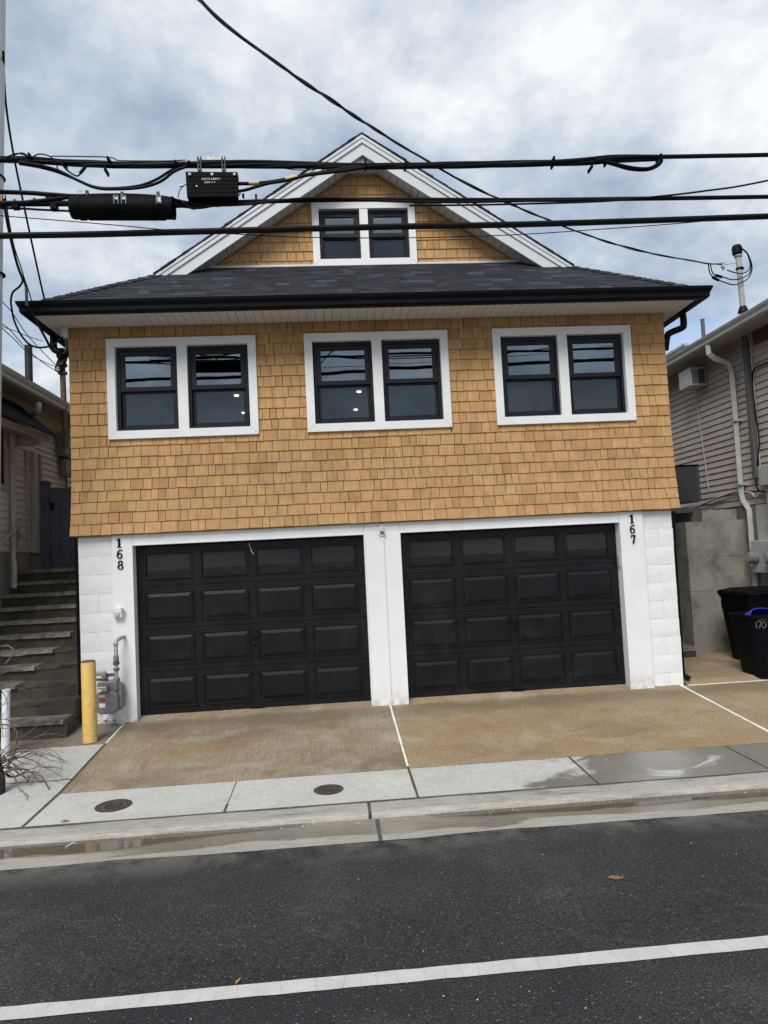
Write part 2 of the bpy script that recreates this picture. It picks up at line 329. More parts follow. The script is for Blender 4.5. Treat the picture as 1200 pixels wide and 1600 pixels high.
# ------------------------------------------------------------------ mesh helpers
class MB:
    def __init__(s): s.v = []; s.f = []
    def add(s, vs, fs):
        k = len(s.v); s.v += [tuple(v) for v in vs]; s.f += [tuple(i+k for i in f) for f in fs]; return s
    def box(s, x0, x1, y0, y1, z0, z1):
        return s.add([(x, y, z) for z in (z0, z1) for y in (y0, y1) for x in (x0, x1)],
                     [(0, 2, 3, 1), (4, 5, 7, 6), (0, 1, 5, 4), (2, 6, 7, 3), (0, 4, 6, 2), (1, 3, 7, 5)])
    def hexa(s, b, t):     # bottom quad and top quad, both counter-clockwise from above
        return s.add(list(b)+list(t), [(3, 2, 1, 0), (4, 5, 6, 7), (0, 1, 5, 4), (1, 2, 6, 5), (2, 3, 7, 6), (3, 0, 4, 7)])
    def prism_y(s, pts, y0, y1):     # polygon in x,z, ccw seen from -y
        n = len(pts); return s.add([(x, y0, z) for x, z in pts]+[(x, y1, z) for x, z in pts],
            [tuple(range(n)), tuple(range(2*n-1, n-1, -1))]+[((i+1) % n, i, i+n, (i+1) % n+n) for i in range(n)])
    def prism_x(s, pts, x0, x1):     # polygon in y,z
        n = len(pts); return s.add([(x0, y, z) for y, z in pts]+[(x1, y, z) for y, z in pts],
            [tuple(range(n-1, -1, -1)), tuple(range(n, 2*n))]+[(i, (i+1) % n, (i+1) % n+n, i+n) for i in range(n)])
    def prism_z(s, pts, z0, z1):
        n = len(pts); return s.add([(x, y, z0) for x, y in pts]+[(x, y, z1) for x, y in pts],
            [tuple(range(n-1, -1, -1)), tuple(range(n, 2*n))]+[(i, (i+1) % n, (i+1) % n+n, i+n) for i in range(n)])
    def tube(s, pts, r, seg=8, caps=True):
        pts = [Vector(p) for p in pts]; n = len(pts); rr = r if isinstance(r, (list, tuple)) else [r]*n
        k = len(s.v); up = None
        for i, p in enumerate(pts):
            t = (pts[min(i+1, n-1)]-pts[max(i-1, 0)]).normalized()
            if up is None:
                up = Vector((0, 0, 1)) if abs(t.z) < .9 else Vector((1, 0, 0))
            a = t.cross(up)
            if a.length < 1e-5: a = t.cross(Vector((0, 1, 0)))
            a.normalize(); b = a.cross(t); up = b
            for j in range(seg):
                w = 2*math.pi*j/seg; s.v.append(tuple(p+(a*math.cos(w)+b*math.sin(w))*rr[i]))
        for i in range(n-1):
            for j in range(seg):
                s.f.append((k+i*seg+j, k+i*seg+(j+1) % seg, k+(i+1)*seg+(j+1) % seg, k+(i+1)*seg+j))
        if caps:
            s.f.append(tuple(k+j for j in range(seg-1, -1, -1))); s.f.append(tuple(k+(n-1)*seg+j for j in range(seg)))
        return s
    def lathe(s, prof, cx=0, cy=0, seg=24, z0=0):
        k = len(s.v); n = len(prof)
        for r, z in prof:
            for j in range(seg):
                w = 2*math.pi*j/seg; s.v.append((cx+r*math.cos(w), cy+r*math.sin(w), z0+z))
        for i in range(n-1):
            for j in range(seg): s.f.append((k+i*seg+j, k+i*seg+(j+1) % seg, k+(i+1)*seg+(j+1) % seg, k+(i+1)*seg+j))
        s.f.append(tuple(k+j for j in range(seg-1, -1, -1))); s.f.append(tuple(k+(n-1)*seg+j for j in range(seg)))
        return s
    def xf(s, M): s.v = [tuple(M @ Vector(v)) for v in s.v]; return s
    def mesh(s, name, m, smooth=False):
        me = bpy.data.meshes.new(name); me.from_pydata(s.v, [], s.f); me.update()
        if m: me.materials.append(MT[m] if isinstance(m, str) else m)
        if smooth:
            for p in me.polygons: p.use_smooth = True
            try: me.set_sharp_from_angle(angle=R(40))
            except Exception: pass
        return me
WM = {}
def link(name, data, parent=None, loc=(0, 0, 0), rot=(0, 0, 0), local=False):
    o = bpy.data.objects.new(name, data); COL.objects.link(o); o.location = loc; o.rotation_euler = rot
    Mw = Matrix.Translation(loc) @ __import__('mathutils').Euler(rot).to_matrix().to_4x4()
    if parent is not None:
        o.parent = parent
        if local: Mw = WM[parent] @ Mw
        else: o.matrix_parent_inverse = WM[parent].inverted()
    WM[o] = Mw
    return o
def ob(name, mb, m, parent=None, smooth=False, bevel=0, loc=(0, 0, 0), rot=(0, 0, 0), local=False, kind=None):
    o = link(name, mb.mesh(name, m, smooth), parent, loc, rot, local)
    if bevel:
        b = o.modifiers.new('bevel', 'BEVEL'); b.width = bevel; b.segments = 2; b.limit_method = 'ANGLE'
    if kind: o['kind'] = kind
    return o
def tag(o, label=None, cat=None, group=None, kind=None):
    if label: o['label'] = label
    if cat: o['category'] = cat
    if group: o['group'] = group
    if kind: o['kind'] = kind
    return o
def thing(name, loc, label, cat, group=None, rot=(0, 0, 0)): return tag(link(name, None, None, loc, rot), label, cat, group)
def spline(pts, sub=8):
    P = [Vector(p) for p in pts]; out = []
    for i in range(len(P)-1):
        a, b, c, d = P[max(i-1, 0)], P[i], P[i+1], P[min(i+2, len(P)-1)]
        for k in range(sub):
            t = k/sub; out.append(.5*((2*b)+(c-a)*t+(2*a-5*b+4*c-d)*t*t+(3*b-3*c+d-a)*t**3))
    out.append(P[-1]); return out
def pxline(pts, y0, y1=None):
    y1 = y0 if y1 is None else y1; L = [0]
    for i in range(1, len(pts)): L.append(L[-1]+math.hypot(pts[i][0]-pts[i-1][0], pts[i][1]-pts[i-1][1]))
    return [at_y(p[0], p[1], y0+(y1-y0)*l/L[-1]) for p, l in zip(pts, L)]
def holes(mb, x0, x1, z0, z1, hs, y0, y1):
    xs = sorted({x0, x1, *[h[0] for h in hs], *[h[1] for h in hs]}); zs = sorted({z0, z1, *[h[2] for h in hs], *[h[3] for h in hs]})
    for i in range(len(xs)-1):
        for j in range(len(zs)-1):
            cx, cz = (xs[i]+xs[i+1])/2, (zs[j]+zs[j+1])/2
            if any(h[0] < cx < h[1] and h[2] < cz < h[3] for h in hs): continue
            mb.box(xs[i], xs[i+1], y0, y1, zs[j], zs[j+1])
    return mb
def clip(poly, a, b, c):      # keep a*x+b*z<=c
    out = []
    for i in range(len(poly)):
        p, q = poly[i], poly[(i+1) % len(poly)]; dp, dq = a*p[0]+b*p[1]-c, a*q[0]+b*q[1]-c
        if dp <= 0: out.append(p)
        if (dp < 0 < dq) or (dq < 0 < dp): t = dp/(dp-dq); out.append((p[0]+(q[0]-p[0])*t, p[1]+(q[1]-p[1])*t))
    return out
def px_area(p, w, h):
    d = (Vector(p)-CP).dot(CF); return w*h*(FPX/d)**2

# ------------------------------------------------------------------ ground
PROF = [(12, .04), (.12, 0), (-.03, -.045), (-2.05, -.20), (-2.80, -.2135)]
def gz(y):
    for (ya, za), (yb, zb) in zip(PROF, PROF[1:]):
        if y >= yb: return za+(zb-za)*(ya-y)/(ya-yb)
    return -.2135
g = MB(); g.add([(-300, -300, -.5), (300, -300, -.5), (300, 300, -.5), (-300, 300, -.5)], [(0, 1, 2, 3)])
tag(ob('ground', g, 'asphalt'), kind='structure')
def slab(name, x0, x1, y0, y1, m, parent, dz=0, gap=.006, depth=.12, skew=None):
    ys = [y0]+[p[0] for p in reversed(PROF) if y0 < p[0] < y1]+[y1]; b = MB()
    for a, c in zip(ys, ys[1:]):
        a2 = a+(gap if a == y0 else 0); c2 = c-(gap if c == y1 else 0)
        za, zc = gz(a)+dz, gz(c)+dz
        b.hexa([(x0+gap, a2, za-depth), (x1-gap, a2, za-depth), (x1-gap, c2, zc-depth), (x0+gap, c2, zc-depth)],
               [(x0+gap, a2, za), (x1-gap, a2, za), (x1-gap, c2, zc), (x0+gap, c2, zc)])
    return ob(name, b, m, parent)
YS0, YS1 = -2.05, -2.80
dw = link('driveway', None, None, (3.6, -1, -.2)); dw['kind'] = 'structure'
slab('slab', .50, 3.6, YS0, .3, 'drive', dw); slab('slab', 3.6, 7.22, YS0, .3, 'drive2', dw)
slab('slab', 7.22, 16, YS0, -.02, 'drive2', dw); slab('slab', 7.30, 9.6, -.02, 12, 'drive2', dw)
def strip(name, a, b, w, m, parent, dz=.003):
    (xa, ya), (xb, yb) = a, b; d = Vector((xb-xa, yb-ya, 0)).normalized(); p = Vector((-d.y, d.x, 0))*w/2; bm = MB()
    n = max(1, int(math.hypot(xb-xa, yb-ya)/.25)); rows = []
    for i in range(n+1):
        t = i/n; x, y = xa+(xb-xa)*t, ya+(yb-ya)*t; j = 1+rnd.uniform(-.2, .2); z = gz(y)+dz
        rows += [(x-p.x*j, y-p.y*j, z), (x+p.x*j, y+p.y*j, z), (x-p.x*j, y-p.y*j, z-.03), (x+p.x*j, y+p.y*j, z-.03)]
    fs = []
    for i in range(n):
        k = i*4; fs += [(k+1, k, k+4, k+5), (k, k+2, k+6, k+4), (k+3, k+1, k+5, k+7)]
    return ob(name, bm.add(rows, fs), m, parent)
strip('joint', (3.6, -.05), (3.6, -2.0), .022, 'jointwhite', dw)
strip('joint', (.50, -.10), (.50, -.75), .02, 'jointwhite', dw); strip('joint', (.50, -.75), (.50, -2.79), .026, 'jointdark', dw)
strip('joint', (7.22, .0), (7.22, -2.0), .03, 'jointwhite', dw); strip('joint', (7.3, -.02), (9.6, -.02), .022, 'jointwhite', dw)
strip('joint', (.50, -2.05), (9.6, -2.05), .016, 'jointdark', dw, -.001)
sw = link('sidewalk', None, None, (3.6, -2.4, -.3)); sw['kind'] = 'structure'
xsj = [-16, -8, -2.4, -.95, .50, 2.05, 3.6, 5.1, 6.6, 8.1, 9.6, 16]
for a, b in zip(xsj, xsj[1:]): slab('slab', a, b, YS1, YS0, 'walk', sw, gap=.005)
slab('slab', -16, .50, -1.72, -.76, 'walk', sw); slab('slab', -16, .50, YS0, -1.72, 'walk', sw)
slab('slab', -16, .50, -.76, .3, 'walkold', sw, -.012)
for x in (3.6, 5.1, 6.6): strip('joint', (x, -2.06), (x, -2.79), .022, 'jointdark', sw)
strip('joint', (2.05, -2.62), (2.05, -2.79), .02, 'jointdark', sw); strip('joint', (-.95, -2.06), (-.95, -2.79), .012, 'jointdark', sw)
strip('joint', (-6, -1.72), (.5, -1.72), .014, 'jointdark', sw)
strip('joint', (-10, -2.80), (14, -2.80), .026, 'jointdark', sw, .002)
# kerb: low dropped kerb with rounded nose; gutter pan dished against it
def xlong(name, prof, x0, x1, m, n=1, smooth=False, wob=None):
    b = MB(); k = len(prof); vs = []; fs = []
    for i in range(n+1):
        x = x0+(x1-x0)*i/n
        for j, (y, z) in enumerate(prof):
            dz = wob(x, j) if wob else 0; vs.append((x, y, z+dz))
    for i in range(n):
        for j in range(k-1): a = i*k+j; fs.append((a, a+k, a+k+1, a+1))
    return b.add(vs, fs)
kb = link('kerb', None, None, (3.2, -3, -.3)); kb['kind'] = 'structure'
kprof = [(-2.808, -.35), (-2.808, -.2155), (-2.97, -.220), (-3.0, -.224), (-3.02, -.234), (-3.03, -.250), (-3.038, -.30)]
for a, b in ((-16, 3.185), (3.21, 16)): ob('kerb_length', xlong('k', kprof, a, b, 'curb', 60, wob=lambda x, j: 0 if j == 0 else .002*math.sin(x*7)+.0015*math.sin(x*17)), 'curb', kb, smooth=True)
strip2 = MB().box(3.185, 3.21, -3.0, -2.815, -.3, -.2225); ob('joint', strip2, 'jointdark', kb)
pn = link('gutter_pan', None, None, (3.2, -3.25, -.3)); pn['kind'] = 'structure'
YR = -3.50
def panw(x, j):
    d = (0, .8, 1, .8, .4, .0)[j]
    return d*(.004*math.sin(x*1.3+.6)+.003*math.sin(x*3.1)+.0015*math.sin(x*9))
for a, b in ((-16, 3.235), (3.262, 16)):
    ob('pan_length', xlong('p', [(-3.033, -.264), (-3.08, -.2705), (-3.16, -.2695), (-3.27, -.2645), (-3.38, -.258), (YR, -.251)][::-1], a, b, 'pan', 160, wob=lambda x, j: panw(x, 5-j)), 'pan', pn, smooth=True)
ob('joint', MB().box(3.235, 3.262, YR+.005, -3.04, -.33, -.2655), 'jointdark', pn)
def puddle(x0, x1, z, wmax, t0, t1):
    vs_, fs_ = [], []; n = 120
    for i in range(n+1):
        x = x0+(x1-x0)*i/n; k = min(1, (x-x0)/t0 if t0 else 1, (x1-x)/t1 if t1 else 1)
        w = wmax*max(0, k)**.6*(.82+.12*math.sin(x*1.9+.4)+.07*math.sin(x*5.3)+.03*math.sin(x*14)); vs_ += [(x, -3.031-w, z), (x, -3.031, z)]
    for i in range(n): fs_.append((2*i, 2*i+2, 2*i+3, 2*i+1))
    tag(ob('puddle', MB().add(vs_, fs_), 'water'), kind='structure')
puddle(-16, 2.75, -.2600, .30, 0, 2.0)
puddle(3.6, 16, -.2635, .22, 1.2, 0)
rd = MB(); NX = 220; rows = [(-3.495, -.262, 1), (-3.56, -.2535, .5), (-4.2, -.252, 0), (-5.3, -.24, 0), (-7.5, -.22, 0), (-10, -.24, 0), (-14, -.3, 0)]
vs_, fs_ = [], []
for i in range(NX+1):
    x = -40+86*i/NX
    for y, z, w in rows: vs_.append((x, y+w*(.012*math.sin(x*5.1)+.009*math.sin(x*13.7+1)+.012*math.sin(x*1.7)), z+(.012 if w == 1 else 0)))
k = len(rows)
for i in range(NX):
    for j in range(k-1): a = i*k+j; fs_.append((a+1, a+k+1, a+k, a))
tag(ob('road', rd.add(vs_, fs_), 'asphalt'), kind='structure')
def rz(y):
    for (a, za, _), (b, zb, _) in zip(rows[1:], rows[2:]):
        if y >= b: return za+(zb-za)*(a-y)/(a-b)
    return -.22
ll = MB(); YL = -5.145; vs_, fs_ = [], []
for i in range(401):
    x = -20+.11*i
    for s in (-1, 1):
        y = YL+s*(.052+rnd.uniform(-.0025, .0025)); vs_.append((x, y, rz(y)+.004))
for i in range(400): fs_.append((2*i, 2*i+2, 2*i+3, 2*i+1))
tag(ob('lane_line', ll.add(vs_, fs_), 'line'), kind='structure')

# ------------------------------------------------------------------ the house
H = thing('house', (3.64, 4, 0), 'two-car garage house with honey cedar shingles, white trim, black doors and gable', 'house')
WIN = [(.40, 2.176, 3.285, 4.502), (2.763, 4.539, 3.285, 4.502), (5.105, 6.881, 3.285, 4.502)]
ZB, ZS = 2.15, 4.66
hl = [(a+.07, b-.07, c+.07, d-.07) for a, b, c, d in WIN]
ob('wall', holes(MB(), -.03, 7.32, 2.16, 4.72, hl, .0, .14), 'sheath', H)
def flare(z): return -.078*max(0, (3.05-z)/.9)**1.7
sb = MB(); zs = [2.155+.1*i for i in range(10)]
for a, b in zip(zs, zs[1:]): sb.hexa([(-.05, flare(a)-.001, a), (7.335, flare(a)-.001, a), (7.335, .0, a), (-.05, .0, a)], [(-.05, flare(b)-.001, b), (7.335, flare(b)-.001, b), (7.335, .0, b), (-.05, .0, b)])
ob('flared_backing', sb, 'sheath', H)
for x0, x1 in ((-.035, .1), (7.19, 7.325)):
    ob('side_wall', MB().box(x0, x1, .141, 11, 2.16, 4.72), 'cedar', H)
ob('rear_wall', MB().box(.1, 7.19, 10.9, 11, -.1, 4.72), 'cedar', H)
# shingles: each its own piece
PIECES = []   # (area, origin, rotx, poly) poly in local x,z
e = (ZS-ZB)/19
WS = [.085, .105, .125, .15, .175, .195]
def minus(r, h):
    x0, x1, z0, z1 = r; a, b, c, d = h
    if x1 <= a or x0 >= b or z1 <= c or z0 >= d: return [r]
    o = []
    if x0 < a: o.append((x0, a, z0, z1)); x0 = a
    if x1 > b: o.append((b, x1, z0, z1)); x1 = b
    if z0 < c: o.append((x0, x1, z0, c))
    if z1 > d: o.append((x0, x1, d, z1))
    return o
for k in range(19):
    zb = ZB+k*e; fo = flare(zb); xl, xr = -.048+fo*.12, 7.336-fo*.05; x = xl; first = True; lastw = 0
    while x < xr-.01:
        w = rnd.choice(WS)
        if first: w = rnd.choice((.10, .13, .16)); first = False
        if xr-x-w < .07: w = xr-x
        rs = [(x, x+w, zb, zb+e+.012)]
        for q in WIN: rs = [t for r in rs for t in minus(r, (q[0]+.012, q[1]-.012, q[2]+.012, q[3]-.012))]
        for (a, b, c, d) in rs:
            if b-a < .012 or d-c < .02: continue
            gp = .0022+rnd.random()*.0016
            jz = rnd.uniform(-.004, .003) if c == zb else 0
            PIECES.append([px_area((a, 0, c), b-a, d-c), (a+gp, flare(c)+.0, c+jz), -math.atan2(flare(d)-flare(c), d-c), round(b-a-2*gp, 4), round(d-c, 4), rnd.uniform(0, .0035)])
        x += w
def wedge(w, h, th=.021, tt=.007):
    return MB().add([(0, -th, 0), (w, -th, 0), (w, .001, 0), (0, .001, 0), (0, -tt, h), (w, -tt, h), (w, .001, h), (0, .001, h)],
                    [(3, 2, 1, 0), (4, 5, 6, 7), (0, 1, 5, 4), (1, 2, 6, 5), (2, 3, 7, 6), (3, 0, 4, 7)])
PIECES.sort(key=lambda p: -p[0])
cache = {}
for p in PIECES[:300]:
    key = (round(p[3], 3), round(p[4], 3))
    if key not in cache: cache[key] = wedge(*key).mesh('shingle', 'cedar')
    o = link('shingle', cache[key], H, (p[1][0], p[1][1]-p[5], p[1][2]), (p[2], 0, 0))
fld = MB()
for p in PIECES[300:]:
    M_ = Matrix.Translation((p[1][0], p[1][1]-p[5], p[1][2])) @ Matrix.Rotation(p[2], 4, 'X')
    wv = wedge(p[3], p[4]); fld.add([M_ @ Vector(v) for v in wv.v], wv.f)
# gable shingles, clipped under the rake
EX0, EX1, EY, EZ, PT = -.285, 7.565, -.50, 4.79, .672
RX = (EX0+EX1)/2
def zr(x): return EZ+PT*(RX-EX0-abs(x-RX))
GY = .95; RKY = .65
GW = (2.918, 4.348, 5.742, 6.64)
c_r = EZ+PT*(-EX0)-.253; c_l = EZ+PT*EX1-.253
zb = 5.70; k = 0
while zb < 7.2:
    x = 1.2+rnd.uniform(0, .1)
    while x < 6.2:
        w = rnd.choice(WS); 
        for (a, b, c, d) in minus((x, x+w, zb, zb+.132+.01), (GW[0]+.012, GW[1]-.012, GW[2]-.1, GW[3]-.012)):
            if b-a < .012 or d-c < .02: continue
            P = [(a+.0035, c), (b-.0035, c), (b-.0035, d), (a+.0035, d)]
            P = clip(clip(P, -PT, 1, c_r), PT, 1, c_l)
            if len(P) < 3: continue
            P = [q for i, q in enumerate(P) if math.hypot(q[0]-P[i-1][0], q[1]-P[i-1][1]) > 1e-5]
            if len(P) < 3: continue
            n = len(P); jt = rnd.uniform(0, .003)
            vs_ = [(q[0], GY-.02-jt+.014*(q[1]-zb)/.142, q[1]) for q in P]+[(q[0], GY+.001, q[1]) for q in P]
            fld.add(vs_, [tuple(range(n))]+[((i+1) % n, i, i+n, (i+1) % n+n) for i in range(n)])
        x += w
    zb += .132
ob('shingle_field', fld, 'cedar', H, kind='stuff')
hg = (GW[0]+.07, GW[1]-.07, GW[2]+.07, GW[3]-.07)
gw = MB(); NS = 48
for side in (0, 1):
    pass
gx0, gx1 = 1.1, 6.18
def gable_piece(x0, x1, z0): 
    pts = [(x0, z0), (x1, z0), (x1, zr(x1)-.243), (x0, zr(x0)-.243)]; return gw.prism_y(pts, GY, GY+.12)
gable_piece(gx0, hg[0], 5.4); gable_piece(hg[1], gx1, 5.4)
gw.box(hg[0], hg[1], GY, GY+.12, 5.4, hg[2])
gw.prism_y([(hg[0], hg[3]), (hg[1], hg[3]), (hg[1], zr(hg[1])-.243), (RX, zr(RX)-.243), (hg[0], zr(hg[0])-.243)], GY, GY+.12)
ob('gable_wall', gw, 'sheath', H)
ob('flashing', MB().box(1.35, 5.95, GY-.035, GY-.022, 5.71, 5.775), 'fascia', H)
# tan strip below the rake soffit
for sgn in (-1, 1):
    pts = []
    x0, x1 = RX, RX+sgn*2.35
    q = [(x0, zr(x0)-.245), (x1, zr(x1)-.245), (x1, zr(x1)-.283), (x0, zr(x0)-.283)]
    if sgn > 0: q = q[::-1]
    ob('rake_strip', MB().prism_y(q, GY-.032, GY-.006), 'tanwood', H)
# windows
def window(a, b, c, d, y, tw=.098, mw=.12, wname='window'):
    w = ob(wname, MB().box((a+b)/2-mw/2, (a+b)/2+mw/2, y-.04, y+.05, c+tw, d-tw), 'trim', H)
    Y0, Y1 = y-.046, y+.05
    q = [(a, c), (b, c), (b, d), (a, d)]; i_ = [(a+tw, c+tw), (b-tw, c+tw), (b-tw, d-tw), (a+tw, d-tw)]
    for j in range(4):
        k2 = (j+1) % 4; g = .0012
        P = [q[j], q[k2], i_[k2], i_[j]]
        cxp = sum(p[0] for p in P)/4; czp = sum(p[1] for p in P)/4
        P = [(p[0]+(g if p[0] < cxp else -g)*(j in (0, 2)), p[1]+(g if p[1] < czp else -g)*(j in (1, 3))) for p in P]
        ob('trim_board', MB().prism_y(P, Y0, Y1), 'trim', w, bevel=.002)
    cxm = (a+b)/2
    for x0, x1 in ((a+tw+.012, cxm-mw/2-.004), (cxm+mw/2+.004, b-tw-.012)):
        z0, z1 = c+tw+.004, d-tw-.014
        fr = MB(); f = .03
        fr.box(x0, x0+f, y+.012, y+.1, z0, z1).box(x1-f, x1, y+.012, y+.1, z0, z1).box(x0+f, x1-f, y+.012, y+.1, z1-f, z1).box(x0+f, x1-f, y+.012, y+.1, z0, z0+f)
        ob('window_frame', fr, 'sash', w)
        zm = (z0+z1)/2+.0; s = .055 if b-a > 1.5 else .045; A, B = x0+f+.002, x1-f-.002
        us = MB(); us.box(A, A+s, y+.022, y+.055, zm-.02, z1-f-.002).box(B-s, B, y+.022, y+.055, zm-.02, z1-f-.002).box(A+s, B-s, y+.022, y+.055, z1-f-.002-s, z1-f-.002).box(A+s, B-s, y+.022, y+.055, zm-.02, zm+.035)
        ob('upper_sash', us, 'sash', w, bevel=.003)
        s2 = .035
        lsn = MB(); lsn.box(A, A+s2, y+.058, y+.09, z0+f+.002, zm-.001).box(B-s2, B, y+.058, y+.09, z0+f+.002, zm-.001).box(A+s2, B-s2, y+.058, y+.09, z0+f+.002, z0+f+.05).box(A+s2, B-s2, y+.058, y+.09, zm-.04, zm-.001)
        ob('lower_sash', lsn, 'sash', w, bevel=.003)
        ti = rnd.uniform(-.006, .006), rnd.uniform(-.004, .004)
        def pane(xa, xb, za, zb_, yy, m):
            hw, hh = (xb-xa)/2+.006, (zb_-za)/2+.006
            ob('pane', MB().add([(-hw, 0, -hh), (hw, 0, -hh), (hw, 0, hh), (-hw, 0, hh)], [(0, 1, 2, 3)]), m, w, loc=((xa+xb)/2, yy, (za+zb_)/2), rot=(ti[0]+rnd.uniform(-.003, .003), 0, ti[1]))
        pane(A+s, B-s, zm+.035, z1-f-.002-s, y+.04, 'glass'); pane(A+s2, B-s2, z0+f+.05, zm-.04, y+.075, 'screened')
    return w
for q in WIN: window(*q, 0)
window(*GW, GY, .095, .115)
# interior of the upper floor
it = MB(); it.box(.12, 7.17, .16, 10.8, 2.3, 2.36)
ob('interior_floor', it, 'interior', H); ob('interior_ceiling', MB().box(.12, 7.17, .16, 10.8, 4.63, 4.68), 'interior', H)
ob('interior_wall', MB().box(.12, 7.17, 7.6, 7.7, 2.37, 4.62).box(.105, .118, .16, 7.6, 2.37, 4.62).box(7.172, 7.185, .16, 7.6, 2.37, 4.62).box(4.7, 4.8, .6, 7.6, 2.37, 4.62), 'interior', H)
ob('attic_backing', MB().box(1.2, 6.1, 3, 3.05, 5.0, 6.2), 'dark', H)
for i, (x, y) in enumerate(((1.46, 1.05), (1.46, 3.65), (1.4, 5.12), (3.58, 3.66), (3.57, 5.19), (5.71, 1.04))):
    t = tag(ob('ceiling_light', MB().lathe([(.034, 0), (.04, .004), (.04, .02)], seg=20), 'lamp', loc=(x, y, 4.608)),
        ['lit recessed ceiling light highest in the right pane of the left window', 'lit recessed ceiling light in middle of lower right pane of the left window', 'lit recessed ceiling light lowest in the right pane of the left window', 'upper of two lit ceiling lights seen in the middle window', 'lower of two lit ceiling lights seen in the middle window', 'lit recessed ceiling light at the top of the right window'][i], 'ceiling light', 'recessed lights inside the upper floor')
# garage storey
D = [(.639, 3.382), (3.826, 6.569)]; DZ = 2.011
def blockmesh(w, h):
    nx, nz = max(2, int(w/.07)), 4; b = MB(); vs_ = []
    for j in range(nz+1):
        for i in range(nx+1):
            ed = i in (0, nx) or j in (0, nz)
            vs_.append((w*i/nx, (.0065 if ed else 0)+rnd.uniform(-.002, .002), h*j/nz))
    fs_ = [(j*(nx+1)+i, j*(nx+1)+i+1, (j+1)*(nx+1)+i+1, (j+1)*(nx+1)+i) for j in range(nz) for i in range(nx)]
    b.add(vs_, fs_); k = len(b.v); c = [0, nx, (nz+1)*(nx+1)-1, nz*(nx+1)]
    b.add([(0, .1, 0), (w, .1, 0), (w, .1, h), (0, .1, h)], [])
    b.f += [(c[0], c[3], k+3, k), (c[1], k+1, k+2, c[2]), (c[0], k, k+1, c[1]), (c[3], c[2], k+2, k+3)]
    return b
CH = .2235
bmc = {}
for (x0, x1) in ((.0, .398), (6.876, 7.262)):
    z = 2.13-CH*10; r = 0
    ob('block_backing', MB().box(x0+.012, x1-.012, .02, .3, -.2, 2.14), 'block', H)
    while z < 2.1:
        cuts = [x0, x1] if r % 2 else [x0, x0+.21+rnd.uniform(-.02, .02), x1]
        for a, b in zip(cuts, cuts[1:]):
            key = (round(b-a, 2), r % 3)
            if key not in bmc: bmc[key] = blockmesh(b-a-.001, CH-.0015).mesh('block', 'block', True)
            link('block', bmc[key], H, (a+.0015, rnd.uniform(0, .004), z+.002))
        z += CH; r += 1
ob('garage_side_wall', MB().box(.012, .2, .301, 11, -.2, 2.14), 'block', H); ob('garage_side_wall', MB().box(7.05, 7.25, .301, 11, -.2, 2.14), 'block', H)
TY = -.032
def board(x0, x1, z0, z1, y0=TY, y1=.10): return ob('trim_board', MB().box(x0, x1, y0, y1, z0, z1), 'trim', H, bevel=.003)
board(.40, .636, -.10, 2.14); board(3.385, 3.603, -.075, 2.14); board(3.607, 3.823, -.075, 2.14); board(6.572, 6.872, -.085, 2.14)
board(.638, 3.383, DZ, 2.14); board(3.825, 6.570, DZ, 2.14)
for x0, x1 in D:
    for xa, xb in ((x0-.014, x0+.001), (x1-.001, x1+.014)): ob('jamb', MB().box(xa, xb, TY-.006, .13, -.07, DZ+.014), 'trim', H)
    ob('head_stop', MB().box(x0+.002, x1-.002, TY-.006, .13, DZ-.001, DZ+.014), 'trim', H)
ob('conduit', MB().box(3.588, 3.622, TY-.016, TY-.001, -.06, 2.13), 'trim', H, bevel=.003)
ob('overhang_underside', MB().box(-.03, 7.32, -.076, .14, 2.141, 2.154), 'tanwood', H)
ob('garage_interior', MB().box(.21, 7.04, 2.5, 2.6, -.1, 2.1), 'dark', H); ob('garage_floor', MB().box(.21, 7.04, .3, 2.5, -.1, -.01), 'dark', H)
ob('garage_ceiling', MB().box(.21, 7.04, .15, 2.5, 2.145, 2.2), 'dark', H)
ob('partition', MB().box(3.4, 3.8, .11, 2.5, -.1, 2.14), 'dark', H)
# garage doors
def panelmesh(w, h):
    prof = [(0, 0), (0, .015), (.009, .016), (.017, .002), (.024, .002), (.062, .0125), (.063, .0125)]
    vs_, fs_ = [], []
    for d, p in prof: vs_ += [(d, -p, d), (w-d, -p, d), (w-d, -p, h-d), (d, -p, h-d)]
    for i in range(len(prof)-1):
        for j in range(4): a = i*4; fs_.append((a+j, a+(j+1) % 4, a+4+(j+1) % 4, a+4+j))
    a = (len(prof)-1)*4; fs_.append((a, a+1, a+2, a+3)); return MB().add(vs_, fs_)
PW, PH = .575, .365
PM = panelmesh(PW, PH).mesh('panel', 'door')
def framemesh(w, h):
    vs_, fs_ = [], []; prof = [(-.035, 0), (-.035, .010), (-.022, .014), (-.010, .014), (0, .004), (0, -.02)]
    for d, p in prof: vs_ += [(d, -p, d), (w-d, -p, d), (w-d, -p, h-d), (d, -p, h-d)]
    for i in range(len(prof)-1):
        for j in range(4): a = i*4; fs_.append((a+j, a+(j+1) % 4, a+4+(j+1) % 4, a+4+j))
    return MB().add(vs_, fs_)
GWm, GHm = .52, .27
FM = framemesh(GWm, GHm).mesh('glazing_bead', 'door'); 
GM = MB().add([(0, 0, 0), (GWm, 0, 0), (GWm, 0, GHm), (0, 0, GHm)], [(0, 1, 2, 3)]).mesh('pane', 'dusty')
DY = .105
